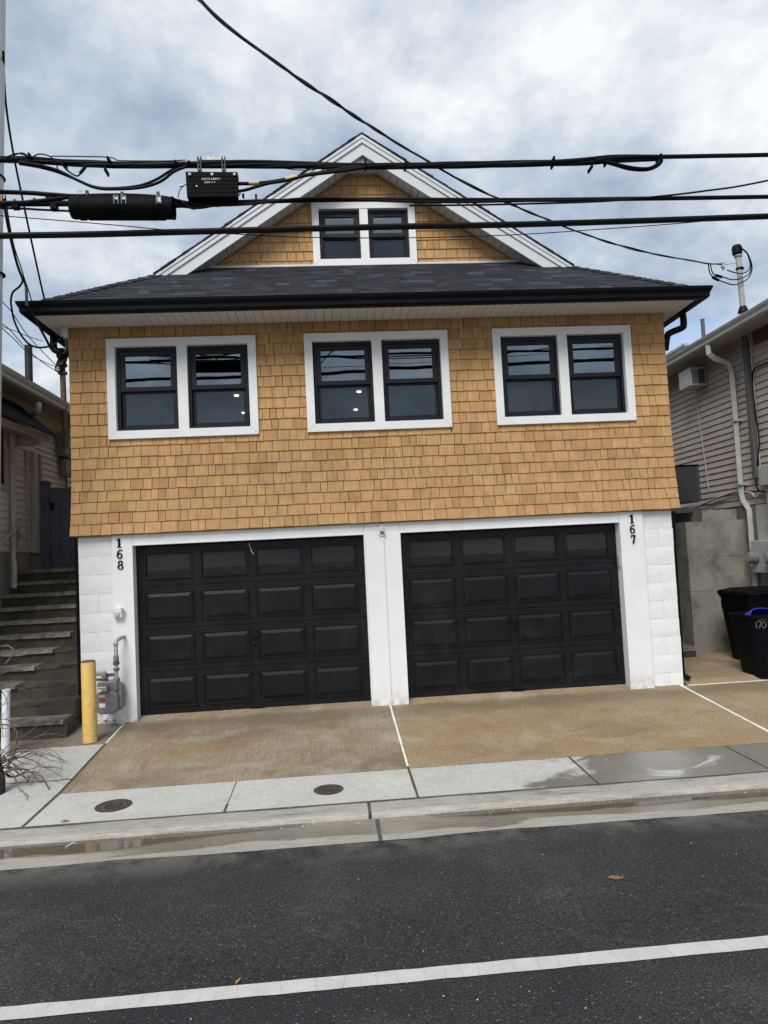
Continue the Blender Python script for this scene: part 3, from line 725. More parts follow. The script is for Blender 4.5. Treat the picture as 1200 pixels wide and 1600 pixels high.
for di, (x0, x1) in enumerate(D):
    SH = DZ/4; pit = (x1-x0-.10)/4
    gx = [x0+.05+pit*i+pit/2 for i in range(4)]
    hs = [(c-GWm/2, c+GWm/2, 3*SH+.115, 3*SH+.115+GHm) for c in gx]
    sl_ = MB()
    for r in range(4):
        z0, z1 = r*SH+.004, (r+1)*SH-.001
        if r == 0: z0 = -.015
        holes(sl_, x0+.003, x1-.003, z0, z1, hs if r == 3 else [], DY, DY+.04)
    dr = ob('garage_door', sl_, 'door', H)
    tag(dr, ['black panelled garage door under number 168', 'black panelled garage door beside number 167'][di])
    ob('bottom_seal', MB().box(x0+.01, x1-.01, DY-.004, DY+.03, -.035, -.016), 'blackmetal', dr)
    for c, h in zip(gx, hs):
        link('glazing_bead', FM, dr, (h[0], DY, h[2])); link('pane', GM, dr, (h[0], DY+.016, h[2]))
        for r in range(3): link('panel', PM, dr, (c-PW/2, DY, r*SH+.075))
    cxd = (x0+x1)/2
    ob('handle', MB().box(cxd-.045, cxd+.045, DY-.045, DY-.03, 1.5*SH+.085, 1.5*SH+.105).box(cxd-.012, cxd+.012, DY-.032, DY, 1.5*SH+.08, 1.5*SH+.11), 'blackmetal', dr, bevel=.004)
    lk = MB().lathe([(.022, 0), (.022, .012), (.012, .018)], seg=14).xf(Matrix.Translation((cxd, DY, 1.5*SH)) @ Matrix.Rotation(R(90), 4, 'X')); ob('lock', lk, 'blackmetal', dr)
    ob('bottom_handle', MB().box(cxd-.08, cxd+.08, DY-.035, DY, .012, .03), 'blackmetal', dr, bevel=.004)
    sc_ = MB().tube([(x0+.02, DY-.02, SH*4-.02), (x0+.4, DY-.02, SH*4-.015), (x1-.02, DY-.02, SH*4-.02)], .006, 6); ob('top_seal', sc_, 'blackmetal', dr)
cw = spline(pxline([(389, 849), (391, 855), (393, 861), (396.5, 866)], .08), 6); ob('loose_wire', MB().tube(cw, .004, 6), 'pebble', H)
sb_ = at_y(973, 876, .02); ob('door_sensor', MB().box(6.545, 6.57, .0, .07, sb_.z-.075, sb_.z+.075), 'taupetrim', H, bevel=.004)
# house numbers (serif figures cut from plate)
def ring(cx, cz, rx, rz, wx, wz, a0=0, a1=360, n=28):
    vs_ = []; fs_ = []
    full = abs(a1-a0) >= 360; m_ = n if full else n+1
    for i in range(m_):
        t = R(a0+(a1-a0)*i/n); c, s = math.cos(t), math.sin(t)
        for (ex, ez) in ((rx, rz), (rx-wx, rz-wz)):
            for y in (0, -.012): vs_.append((cx+ex*c, y, cz+ez*s))
    for i in range(n):
        a, b = i*4, ((i+1) % m_)*4
        fs_ += [(a+1, b+1, b+3, a+3), (a, b, b+1, a+1), (a+2, a+3, b+3, b+2)]
    return vs_, fs_
def digit(ch, h):
    b = MB(); w = h*.62
    P = lambda pts: b.prism_y([(x*h, z*h) for x, z in pts], -.012, 0)
    if ch == '1':
        P([(.22, .05), (.45, .05), (.45, 1), (.33, 1), (.24, .93)]); P([(.10, 0), (.56, 0), (.56, .07), (.10, .07)]); P([(.05, .78), (.24, .80), (.24, .93)])
    elif ch == '7':
        P([(.05, .85), (.60, .85), (.60, 1), (.08, 1)]); P([(.20, 0), (.38, 0), (.60, .86), (.47, .86), (.33, .55)]); P([(.05, .68), (.10, .68), (.14, .86), (.05, .86)])
    elif ch == '8':
        b.add(*ring(.31*h, .74*h, .26*h, .26*h, .13*h, .09*h)); b.add(*ring(.31*h, .27*h, .31*h, .29*h, .15*h, .095*h))
    elif ch == '6':
        b.add(*ring(.32*h, .31*h, .30*h, .32*h, .15*h, .095*h)); b.add(*ring(.44*h, .40*h, .41*h, .60*h, .14*h, .09*h, 75, 190, 18))
        P([(.50, .82), (.62, .84), (.60, .96), (.50, .97)])
    return b
for txt, px, pys, lab in (('168', 181.5, (855.5, 873, 890), None), ('167', 983, (817.6, 833.6, 849.6), None)):
    for ch, py, dx in zip(txt, pys, (0, 1, 2.5)):
        p = at_y(px+dx, py, TY-.001); ob('house_number', digit(ch, .107), 'blackmetal', H, loc=(p.x, TY-.001, p.z))

# roof
th = .05
def roofpoly(xy, side):   # slab from plan polygon; side -1 left,1 right,0 front
    f = (lambda x, y: EZ+PT*(x-EX0)) if side < 0 else ((lambda x, y: EZ+PT*(EX1-x)) if side > 0 else (lambda x, y: EZ+PT*(y-EY)))
    n = len(xy); return MB().add([(x, y, f(x, y)) for x, y in xy]+[(x, y, f(x, y)-th) for x, y in xy],
        [tuple(range(n)), tuple(range(2*n-1, n-1, -1))]+[((i+1) % n, i, i+n, (i+1) % n+n) for i in range(n)])
h1 = RKY-EY
rf = ob('roof', roofpoly([(EX0, EY), (EX0+h1, RKY), (RX, RKY), (RX, 11.3), (EX0, 11.3)][::-1], -1), 'roof', H)
ob('roof_slope', roofpoly([(EX1, EY), (EX1, 11.3), (RX, 11.3), (RX, RKY), (EX1-h1, RKY)][::-1], 1), 'roof', rf)
h2 = GY+.1-EY
ob('skirt_slope', roofpoly([(EX0+.003, EY), (EX1-.003, EY), (EX1-h2, GY+.1), (EX0+h2, GY+.1)], 0), 'roof', rf)
tabs = MB(); SL = math.sqrt(1+PT*PT); s = 0; nrow = 0
while s < (GY-EY)*SL:
    y0, y1 = EY-.03+s/SL, EY-.03+(s+.134)/SL
    xa, xb = EX0+(y0-EY)+.02, EX1-(y0-EY)-.02; x = xa-rnd.random()*.2
    while x < xb:
        w = rnd.choice((.09, .13, .17, .22, .28)); a, b = max(x, xa), min(x+w, xb)
        if b-a > .02:
            up = .005+(.004 if rnd.random() < .5 else 0); z0, z1 = EZ+PT*(y0-EY), EZ+PT*(y1-EY)
            tabs.hexa([(a, y0, z0-.004), (b, y0, z0-.004), (b, y1, z1-.004), (a, y1, z1-.004)], [(a, y0, z0+up), (b, y0, z0+up), (b, y1, z1+.002), (a, y1, z1+.002)])
        x += w
    s += .128; nrow += 1
ob('roof_tabs', tabs, 'roof', rf, kind='stuff')
# hip caps and rake shingle edges
def cap_line(p, q, w, n, nm):
    p, q = Vector(p), Vector(q); d = (q-p)/n; side = d.cross(Vector((0, 0, 1))).normalized()*w
    b = MB()
    for i in range(n):
        a, c = p+d*i, p+d*(i+1.15); lift = Vector((0, 0, .012)); lo = Vector((0, 0, -w*.42))
        b.add([a-side+lo+lift*1.2, a+lift*1.5, a+side+lo+lift*1.2, c-side+lo, c+lift*.6, c+side+lo,], [(0, 3, 4, 1), (1, 4, 5, 2), (0, 1, 2)])
    return ob(nm, b, 'roof', rf, kind='stuff')
cap_line((EX0, EY, EZ), (EX0+h1, RKY, EZ+PT*h1), .12, 12, 'hip_caps'); cap_line((EX1, EY, EZ), (EX1-h1, RKY, EZ+PT*h1), .12, 12, 'hip_caps')
for sg in (-1, 1):
    b = MB(); n = 30
    for i in range(n):
        x0 = RX+sg*(i/n)*(RX-EX0-h1+.02); x1 = RX+sg*((i+1.1)/n)*(RX-EX0-h1+.02)
        q = [(x0, zr(x0)-.012), (x1, zr(x1)-.012), (x1, zr(x1)+.014+.003*(i % 2)), (x0, zr(x0)+.010)]
        if sg < 0: q = q[::-1]
        b.prism_y(q, RKY-.075+rnd.uniform(-.008, .008), RKY+.4)
    ob('rake_edge_tabs', b, 'roof', rf, kind='stuff')
# rake boards and soffit
for sg in (-1, 1):
    xe = RX+sg*(RX-EX0-h1+.32)
    def band(t0, t1, y0, y1, nm, m, par=H, xa=RX, xb=xe):
        q = [(xa, zr(xa)-t1), (xb, zr(xb)-t1), (xb, zr(xb)-t0), (xa, zr(xa)-t0)]
        if sg < 0: q = [(xb, zr(xb)-t1), (xa, zr(xa)-t1), (xa, zr(xa)-t0), (xb, zr(xb)-t0)]
        return ob(nm, MB().prism_y(q, y0, y1), m, par)
    fb = band(.020, .125, RKY-.055, RKY+.02, 'rake_board', 'fascia'); band(.020, .06, RKY-.066, RKY-.0555, 'rake_moulding', 'fascia', fb)
    band(.126, .285, RKY-.035, RKY+.01, 'lower_board', 'fascia', fb); 
    rs = band(.235, .248, GY-.04, GY-.034, 'rake_soffit', 'soffit')
    L = abs(xe-RX); n = int(L*SL/.112)
    for i in range(n):
        xa, xb = RX+sg*(L*(i+.06)/n), RX+sg*(L*(i+.94)/n); xg = RX+sg*(L*(i+1.06)/n)
        band(.228, .245, RKY+.011, GY-.005, 'panel', 'soffit', rs, xa, xb)
        band(.218, .235, RKY+.011, GY-.005, 'groove', 'taupetrim', rs, xb, xg)
ob('peak_block', MB().prism_y([(RX-.2, zr(RX-.2)-.25), (RX+.2, zr(RX+.2)-.25), (RX, zr(RX)-.25)], RKY+.03, GY), 'soffit', H)
# eaves: soffits, fascia, gutters
sf = ob('soffit', MB().box(EX0+.02, EX1-.02, EY+.02, -.001, ZS+.02, ZS+.03), 'taupetrim', H)
n = 76; pw = (EX1-EX0-.04)/n
SPM = MB().box(0, pw-.006, EY+.03, -.012, 0, .012).mesh('panel', 'soffit')
for i in range(n): link('panel', SPM, sf, (EX0+.02+i*pw, 0, ZS))
for x0, x1 in ((EX0+.02, -.036), (7.326, EX1-.02)):
    sso = ob('side_soffit', MB().box(x0, x1, 0, 11.2, ZS+.02, ZS+.03), 'taupetrim', H)
    SM2 = MB().box(x0+.01, x1, 0, .29, 0, .012).mesh('panel', 'soffit')
    for i in range(38): link('panel', SM2, sso, (0, .002+i*.295, ZS))
ob('fascia', MB().box(EX0+.01, EX1-.01, EY+.001, EY+.022, ZS-.012, EZ-.03), 'fascia', H)
GP = [(0, -.135), (-.07, -.135), (-.085, -.115), (-.088, -.075), (-.112, -.03), (-.118, 0), (-.105, 0), (-.105, -.012), (0, -.012)]
gt = MB().prism_x([(EY+y, EZ-.012+z) for y, z in GP], EX0-.115, EX1+.115)
# mitre the ends back to the side gutters
gt.v = [((max(x, EX0-(EY-y))) if x < RX else min(x, EX1+(EY-y)), y, z) for x, y, z in gt.v]
gf = ob('gutter', gt, 'blackmetal', H)
for sx, xx in ((-1, EX0), (1, EX1)):
    pr_ = [(xx+(-y if sx > 0 else y), EZ-.012+z) for y, z in GP]
    if sx < 0: pr_ = pr_[::-1]
    g2 = MB().prism_y(pr_, EY-.118, 11.2)
    g2.v = [(x, max(y, EY-abs(x-xx)) if y < 5 else y, z) for x, y, z in g2.v]
    ob('side_gutter', g2, 'blackmetal', H)
    ob('side_fascia', MB().box(min(xx, xx-sx*.02), max(xx, xx-sx*.02), EY+.03, 11.2, ZS-.012, EZ-.02), 'blackmetal', H)
ob('drip_edge', MB().box(EX0-.01, EX1+.01, EY-.045, EY-.035, EZ-.02, EZ+.003), 'blackmetal', H)
for sx, xx, xw in ((-1, EX0-.05, -.075), (1, EX1+.08, 7.40)):
    yy = .07 if sx > 0 else .3
    dsp = spline([(xx, yy, EZ-.13), (xx, yy, EZ-.26), (xx-sx*.03, yy, EZ-.31), (xw+sx*.06, yy-.02, EZ-.37), (xw, yy-.03, EZ-.42), (xw-sx*.04, yy-.03, EZ-.6)], 6)
    ob('downspout', MB().tube(dsp, .042, 10), 'blackmetal', H, True)
xw = 7.30
ob('lower_downspout', MB().tube(spline([(7.335, .10, 2.1), (7.32, .10, 2.0), (7.305, .10, 1.0), (7.305, .10, .12), (7.33, .08, .05), (7.36, .04, .03)], 5), .03, 10), 'blackmetal', H, True)
ob('lower_downspout', MB().tube(spline([(-.06, .12, 2.12), (-.045, .12, 1.95), (-.045, .12, .3), (-.045, .10, .05)], 5), .032, 10), 'blackmetal', H, True)
# ------------------------------------------------------------------ things on the facade
p = at_y(186, 957, TY)
t = thing('junction_box', (p.x, TY-.03, p.z), 'small white electrical box on trim board below number 168', 'electrical box')
ob('box', MB().box(-.052, .052, -.035, .028, -.062, .06), 'white', t, bevel=.012, local=True); ob('cover', MB().box(-.05, .05, -.045, -.034, .0, .06), 'white', t, bevel=.006, local=True)
ob('dial', MB().lathe([(.03, 0), (.03, .012), (.02, .016)], seg=18).xf(Matrix.Translation((-.004, -.035, -.022)) @ Matrix.Rotation(R(90), 4, 'X')), 'lightgrey', t, local=True)
ob('knob', MB().tube([(.052, -.01, .03), (.07, -.01, .03)], .012, 8), 'lightgrey', t, local=True); ob('knob', MB().tube([(.052, -.01, -.025), (.068, -.01, -.025)], .01, 8), 'lightgrey', t, local=True)
p = at_y(597, 831, TY-.02)
t = thing('wire_bracket', (p.x, TY-.018, p.z), 'small metal wire bracket at the top of the centre post', 'bracket')
b = MB()
for sx in (-1, 1): b.tube([(sx*.012, 0, .05), (sx*.026, -.006, .03), (sx*.02, -.006, .0), (sx*.036, -.006, -.03), (sx*.03, 0, -.05)], .006, 6)
b.tube([(-.012, 0, .05), (.012, 0, .05)], .006, 6).tube([(-.02, -.006, 0), (.02, -.006, 0)], .006, 6).tube([(-.03, -.006, -.045), (.03, -.006, -.045)], .006, 6)
ob('loop', b, 'chrome', t, local=True); ob('insulator', MB().lathe([(.006, -.02), (.014, -.01), (.014, .01), (.006, .02)], seg=12), 'dark', t, loc=(0, -.012, -.008), local=True)
# flood light box at the left soffit corner
p = at_y(101, 519, -.06)
t = thing('eave_box', (p.x, p.y, p.z), 'white rounded box under the left soffit corner with black leads', 'junction box')
ob('body', MB().lathe([(.02, .07), (.038, .06), (.044, .02), (.044, -.05), (.034, -.066)], seg=18), 'white', t, True, local=True)
# gas meter
p = at_z(171, 1118, 0.04)
GMx, GMy = at_y(171, 1090, -.20).x, -.20
zc = at_y(171, 1090, -.20).z
t = thing('gas_meter', (GMx, GMy, zc-.2), 'grey gas meter with pipes and stickers beside the yellow bollard', 'gas meter')
def rounded(w, h, r, n=5):
    pts = []
    for cx, cz, a0 in ((w/2-r, h/2-r, 0), (-w/2+r, h/2-r, 90), (-w/2+r, -h/2+r, 180), (w/2-r, -h/2+r, 270)):
        for i in range(n+1): a = R(a0+90*i/n); pts.append((cx+r*math.cos(a), cz+r*math.sin(a)))
    return pts
bd = ob('body', MB().prism_y([(x-.01, z+.16) for x, z in rounded(.25, .26, .07)], -.09, .07), 'grey', t, bevel=.02, local=True)
ob('rear_housing', MB().prism_y([(x+.05, z+.2) for x, z in rounded(.2, .3, .06)], -.02, .13), 'grey', t, bevel=.02, local=True)
ob('top_housing', MB().prism_y([(x-.005, z+.335) for x, z in rounded(.22, .12, .03)], -.06, .08), 'grey', t, bevel=.012, local=True)
ix = ob('index', MB().box(-.095, .015, -.12, -.06, .285, .365), 'grey', t, bevel=.01, local=True)
ob('index_window', MB().box(-.088, .005, -.1225, -.119, .29, .348), 'sticker', t, local=True)
for i in range(4): ob('dial', MB().lathe([(.008, 0), (.008, .003)], seg=10).xf(Matrix.Translation((-.073+i*.022, -.1225, .327)) @ Matrix.Rotation(R(90), 4, 'X')), 'dark', t, local=True)
ob('register', MB().box(-.05, .0, -.1245, -.1222, .295, .31), 'dark', t, local=True)
ob('sticker', MB().box(-.088, -.022, -.094, -.0905, .222, .25), 'taupetrim', t, local=True); ob('sticker', MB().box(-.088, -.026, -.094, -.0905, .18, .212), 'red', t, local=True); ob('sticker', MB().box(-.086, -.018, -.094, -.0905, .11, .155), 'sticker', t, local=True)
ob('inlet_pipe', MB().tube(spline([(-.055, .01, .37), (-.055, .01, .43), (-.07, .01, .475), (-.12, .03, .475), (-.2, .06, .47)], 5), .024, 10), 'galv', t, True, local=True)
ob('inlet_nut', MB().lathe([(.038, .385), (.038, .42)], -.055, .01, 8), 'grey', t, local=True); ob('elbow', MB().lathe([(.02, .44), (.04, .45), (.042, .49), (.02, .505)], -.065, .01, 12), 'galv', t, True, local=True)
ob('outlet_pipe', MB().tube(spline([(.085, .0, .37), (.085, .0, .5), (.085, .01, .78), (.085, .02, .83), (.12, .08, .86), (.14, .17, .865)], 5), .021, 10), 'galv', t, True, local=True)
for z0, z1, r_, mm in ((.385, .42, .038, 'grey'), (.50, .53, .036, 'rust'), (.565, .6, .038, 'rust'), (.60, .66, .032, 'grey'), (.66, .69, .026, 'galv'), (.79, .82, .03, 'galv')): ob('fitting', MB().lathe([(r_*.85, z0), (r_, z0+.006), (r_, z1-.006), (r_*.85, z1)], .085, .005, 10), mm, t, local=True)
ob('valve', MB().tube([(.085, -.04, .63), (.085, .05, .63)], .018, 8), 'grey', t, local=True)
ob('bracket', MB().box(-.05, .085, .03, .036, .43, .47), 'rust', t, local=True)
# bollard
p = at_z(141, 1159, -.10)
t = thing('bollard', (p.x, p.y, p.z), 'chipped yellow steel bollard standing left of the gas meter', 'bollard')
hb = at_y(137, 1033, p.y).z-p.z
ob('post', MB().lathe([(.076, 0), (.076, hb-.02), (.072, hb-.004)], seg=32), 'yellow', t, True, local=True); ob('cap', MB().lathe([(.0745, hb-.008), (.074, hb-.001), (.06, hb+.008), (.02, hb+.012)], seg=32), 'rust', t, True, local=True)
ob('hose_bib', MB().tube([(-.1, .25, .62), (.11, .25, .62)], .014, 8).lathe([(.02, .6), (.02, .64)], .11, .25, 8), 'rust', t, local=True)
# ------------------------------------------------------------------ left: steps, gate, neighbour
XL = -1.62
st = thing('stairs', (-.8, .8, 0), 'old mossy concrete stairs climbing between the two houses on the left', 'stairs')
def rough_box(x0, x1, y0, y1, z0, z1, j=.008, nx=12):
    vs_ = []; fs_ = []
    for i in range(nx+1):
        x = x0+(x1-x0)*i/nx
        a = [rnd.uniform(-j, j) for _ in range(4)]
        vs_ += [(x, y0+a[0], z0), (x, y1, z0), (x, y1, z1+a[1]*.4), (x, y0+a[2], z1+a[3])]
    for i in range(nx):
        k = i*4
        for q in range(4): fs_.append((k+q, k+(q+1) % 4, k+4+(q+1) % 4, k+4+q)[::-1])
    fs_ += [(0, 1, 2, 3), tuple(nx*4+q for q in (3, 2, 1, 0))]
    return MB().add(vs_, fs_)
N, SR, ST, SZ0, SY0 = 11, .167, .26, .118, -.45
for i in range(N):
    z1 = SZ0+i*SR; y0 = SY0+i*ST; xr = -.02 if i else -.02
    x0 = -4 if i < 8 else XL-.02+ (i-8)*.0
    ob('riser', rough_box(x0, xr, y0+.035, y0+ST+.2, z1-SR-.06, z1-.05, .006), 'riser', st)
    xt = [-.05, -.9, -.78, -.66, -.54, -.42, -.3, -.18, -.02, -.02, -.02][i]  # where the lit, paler part of each tread ends, along a diagonal
    ob('tread', rough_box(x0, xt, y0, y0+ST+.06, z1-.048, z1, .009), 'tread', st)
    if xt < -.1: ob('shaded_tread', rough_box(xt+.004, xr, y0+.03, y0+ST+.06, z1-.052, z1-.006, .01, 6), 'riser', st)  # rest of the tread in dark step material, painting the shade over it
zt = SZ0+(N-1)*SR
ob('landing', MB().box(XL, -.02, SY0+N*ST-.05, 6, zt-.3, zt-.01), 'riser', st)
st['label'] = 'old mossy concrete stairs climbing beside the house on the left'
gp = MB()
y = 2.62; xg0, xg1 = at_y(66, 800, y).x, -.04; zg = at_y(80, 762, y).z; zg0 = zt+.02
t = thing('gate', (-.8, y, zg0), 'slate blue board gate at the top of the stairs', 'gate')
ob('post', MB().box(xg0, xg0+.115, y-.06, y+.06, zg0-.05, zg+.05), 'gateblue', t, bevel=.006); ob('post_cap', MB().box(xg0-.012, xg0+.127, y-.07, y+.07, zg+.051, zg+.1), 'gateblue', t, bevel=.01)
x = xg0+.125; i = 0
while x < xg1-.02:
    w = min(.148, xg1-x); ob('board', MB().box(x, x+w-.006, y-.012, y+.012, zg0, zg-.012*(i % 2)), 'gateblue', t, bevel=.003); x += w; i += 1
ob('rail', MB().box(xg0+.12, xg1, y+.013, y+.05, zg-.25, zg-.15), 'gateblue', t); ob('rail', MB().box(xg0+.12, xg1, y+.013, y+.05, zg0+.12, zg0+.22), 'gateblue', t)
q = at_y(82, 792, y); ob('latch', MB().box(q.x-.025, q.x+.025, y-.03, y-.0125, q.z-.06, q.z+.06), 'blackmetal', t, bevel=.004)

NL = thing('neighbor_house', (-4, 4, 0), 'taupe sided house with small porch roof at the far left', 'house')
NL['group'] = 'neighbouring houses'
zsb = at_x(30, 862, XL).z; zg_ = 4.40; XG = XL+.36
ob('foundation', MB().box(-7, XL-.01, -1.0, 11, -.3, zsb), 'found', NL)
ob('wall', MB().box(-7, XL-.02, -1.0, 11, zsb, 4.45), 'sidingL', NL)
def planks(parent, X, sgn, y0, y1, z0, z1, pitch, m, skip=()):
    z = z0; me = MB()
    # clapboard wedge facing sgn*x, in local coords along y
    L = y1-y0
    me.add([(0, 0, 0), (0, L, 0), (sgn*.021, L, 0), (sgn*.021, 0, 0), (0, 0, pitch), (0, L, pitch), (sgn*.003, L, pitch), (sgn*.003, 0, pitch)],
           [(0, 1, 2, 3), (7, 6, 5, 4), (3, 2, 6, 7), (0, 3, 7, 4), (1, 5, 6, 2)] if sgn > 0 else [(3, 2, 1, 0), (4, 5, 6, 7), (7, 6, 2, 3), (4, 7, 3, 0), (2, 6, 5, 1)])
    dt = me.mesh('siding_plank', m)
    while z < z1-.01: link('siding_plank', dt, parent, (X, y0, z)); z += pitch
planks(NL, XL-.015, 1, -1.0, 8, zsb, 4.36, .097, 'sidingL')
yc0, yc1 = at_x(48, 760, XL).y, at_x(63, 760, XL).y
cp = MB().box(XL, XL+.06, yc0, yc0+.14, zsb-.02, 3.62); ob('corner_post', cp, 'taupetrim', NL, bevel=.005)
ob('corner_post', MB().box(XL, XL+.035, yc1-.05, yc1, zsb-.02, 3.62), 'taupetrim', NL); ob('channel', MB().box(XL, XL+.03, yc0-.2, yc0-.17, zsb-.02, 3.6), 'taupetrim', NL)
# main roof, eave and gutter
ob('soffit', MB().box(XL-.3, XG-.005, -1.4, 11, 4.355, 4.37), 'coolgrey', NL)
ob('roof', MB().prism_y([(XG+.09, 4.42), (XG+.09, 4.45), (-4.3, 6.52), (-8.6, 4.45), (-8.6, 4.40), (-4.3, 6.47)], -1.4, 6.5), 'roof', NL)
ob('gutter', MB().prism_y([(XG+q[0]*-1, 4.43+q[1]*.85) for q in GP], -1.4, 11), 'lightgrey', NL)
ob('frieze_trim', MB().box(XL, XL+.02, -1, 9, 4.27, 4.354), 'taupetrim', NL)
ob('gutter_outlet', MB().tube(spline([at_x(60, 630, XG+.05), at_x(60, 640, XG+.05), at_x(55, 646, XG-.05), at_x(40, 648, XL+.06)], 5), .04, 10), 'lightgrey', NL, True)
# small porch roof
pa, pb = at_x(-20, 631, XL+.42), at_x(88, 681, XL+.42)
zr0 = (pa.z+pb.z)/2
pr_ = MB(); y0p, y1p = -1.0, pb.y
pr_.add([(XL, y0p, zr0+.42), (XL+.42, y0p, zr0), (XL+.42, y1p, zr0), (XL, y1p-.3, zr0+.42), (XL, y0p, zr0+.36), (XL+.42, y0p, zr0-.045), (XL+.42, y1p, zr0-.045), (XL, y1p-.3, zr0+.36)],
        [(0, 1, 2, 3), (7, 6, 5, 4), (1, 5, 6, 2), (2, 6, 7, 3), (0, 4, 5, 1)])
ob('porch_roof', pr_, 'roof', NL)
ob('porch_fascia', MB().box(XL+.33, XL+.36, y0p, y1p-.12, zr0-.14, zr0-.046), 'taupetrim', NL); ob('porch_ceiling', MB().box(XL, XL+.33, y0p, y1p-.15, zr0-.06, zr0-.047), 'taupetrim', NL)
ob('porch_bracket', MB().box(XL, XL+.33, y1p-.42, y1p-.36, zr0-.22, zr0-.07), 'taupetrim', NL)
y = at_x(18, 740, XL+.05).y
dn = [(XL+.055, y, zr0-.1), (XL+.055, y, at_x(18, 855, XL+.05).z), (XL+.055, y-.02, at_x(18, 868, XL+.05).z), (XL+.12, y-.14, at_x(14, 885, XL+.1).z), (XL+.12, y-.16, at_x(10, 920, XL+.1).z)]
ob('downspout', MB().tube(dn, .04, 4), 'taupetrim', NL)
wa, wb = at_x(-30, 780, XL).y, at_x(7, 780, XL).y; wz0, wz1 = at_x(5, 765, XL).z, at_x(3, 660, XL).z
wn_ = ob('window', MB().box(XL+.0, XL+.03, wa, wb, wz0, wz1), 'taupetrim', NL); ob('pane', MB().box(XL+.031, XL+.034, wa, wb-.07, wz0+.07, wz1-.07), 'sash', wn_)
ra, rb = at_x(-5, 858, XL+.1), at_x(37, 812, XL+.06); ob('handrail', MB().tube([ra, rb, (XL, rb.y+.02, rb.z+.01)], .018, 8), 'lightgrey', NL, True)
# lamp on the neighbour's wall
p = at_x(33, 832, XL+.06)
t = thing('wall_lamp', (XL+.01, p.y, p.z), 'round pale floodlight on the taupe wall beside the left downspout', 'lamp')
ob('globe', MB().lathe([(.01, .0), (.05, .01), (.075, .05), (.07, .09), (.03, .115)], seg=18).xf(Matrix.Translation((XL+.02, p.y, p.z)) @ Matrix.Rotation(R(90), 4, 'Y')), 'taupetrim', t, True)
ob('bracket', MB().box(XL+.002, XL+.09, p.y-.03, p.y+.03, p.z-.24, p.z-.1), 'taupetrim', t, bevel=.01)
for (px0, py0, px1, py1, dp, lab) in ((86, 683, 106, 716, .14, 'larger upper grey meter box on the left neighbour wall above the gate'), (91, 719, 105, 745, .1, 'smaller lower grey meter box on the left neighbour wall above the gate')):
    a = at_x(px0, (py0+py1)/2, XL); b = at_x(px1, (py0+py1)/2, XL); za, zb2 = at_x((px0+px1)/2, py1, XL).z, at_x((px0+px1)/2, py0, XL).z
    t = thing('meter_box', (XL, (a.y+b.y)/2, za), lab, 'meter box', 'boxes on the left neighbour wall')
    ob('box', MB().box(XL+.002, XL+dp, a.y, b.y-.05, za, zb2), 'grey', t, bevel=.01); ob('cover', MB().box(XL+dp+.001, XL+dp+.015, a.y+.03, b.y-.08, za+.03, zb2-.03), 'grey', t, bevel=.004)
    ob('conduit', MB().tube([(XL+.05, (a.y+b.y)/2, za), (XL+.05, (a.y+b.y)/2+.02, za-.3)], .02, 8), 'conduit', t)
# plumbing vent on neighbour's roof
p0 = at_y(45.5, 600, 3.4); p1 = at_y(45, 540, 3.4)
t = thing('vent_pipe', tuple(p0), 'thick dark vent pipe on the left neighbour roof', 'vent pipe'); ob('pipe', MB().lathe([(.06, -.35), (.06, p1.z-p0.z)], seg=18), 'charcoal', t, True, local=True); ob('flashing', MB().lathe([(.16, -.25), (.075, -.02), (.062, .03)], seg=18), 'lightgrey', t, True, local=True)
# service mast on the left
ym = 3.0; p0 = at_y(101, 640, ym); p1 = at_y(97, 560, ym)
t = thing('service_mast', tuple(p0), 'rusty service mast with tangled wires behind the left corner of the house', 'service mast')
ob('pipe', MB().tube([p0-Vector((0, 0, .6)), p1], .045, 12), 'rust', t, True)
ob('weatherhead', MB().lathe([(.06, -.02), (.085, .02), (.09, .10), (.05, .16)], p1.x, p1.y, 14, p1.z), 'blackmetal', t, True)
for py in (571, 583): q = at_y(98, py, ym); ob('clamp', MB().lathe([(.07, -.02), (.075, 0), (.07, .02)], q.x, q.y, 12, q.z), 'conduit', t)
for i in range(5):
    c = [at_y(97+rnd.uniform(-3, 3), 552+i*2, ym-.05), at_y(91-i*1.2, 562+i*3, ym-.12), at_y(92+rnd.uniform(-2, 2), 572+i*2, ym-.1), at_y(99, 566+i*3, ym-.07), at_y(105, 555+i, ym-.08)]
    ob('lead', MB().tube(spline(c, 6), .009, 6), 'cable', t, True)

# ------------------------------------------------------------------ right neighbour
XR = 9.43
NR = thing('neighbor_house', (13, 4, 0), 'taupe sided house with pale gutter and downspout at the far right', 'house', 'neighbouring houses')
zsR = 2.24; XGR = XR-.36; zge = 4.92
ob('foundation', MB().box(XR+.012, 16, -1.2, 12, -.3, zsR), 'found', NR); ob('wall', MB().box(XR+.02, 16, -1.2, 12, zsR, 4.9), 'siding', NR)
planks(NR, XR+.015, -1, -1.2, 10, zsR, 4.8, .0995, 'siding')
ob('soffit', MB().box(XGR+.005, XR+.3, -1.6, 12, 4.80, 4.815), 'taupetrim', NR); ob('frieze_trim', MB().box(XR-.02, XR, -1.2, 10, 4.72, 4.799), 'taupetrim', NR)
ob('fascia', MB().box(XGR, XGR+.02, -1.6, 12, 4.79, 4.93), 'lightgrey', NR)
ob('gutter', MB().prism_y([(XGR+q[0], zge+q[1]) for q in GP][::-1], -1.6, 12), 'lightgrey', NR)
ob('roof', MB().prism_y([(XGR-.04, zge-.05), (12.6, zge+1.1), (16.2, zge), (16.2, zge+.04), (12.6, zge+1.15), (XGR-.04, zge-.02)], -1.6, 12), 'roof', NR)
pl = at_x(1050, 575, XGR); ob('rear_gutter_end', MB().box(XGR-.1, XGR-.02, 2.6, 3.9, zge+.05, zge+.09), 'lightgrey', NR)
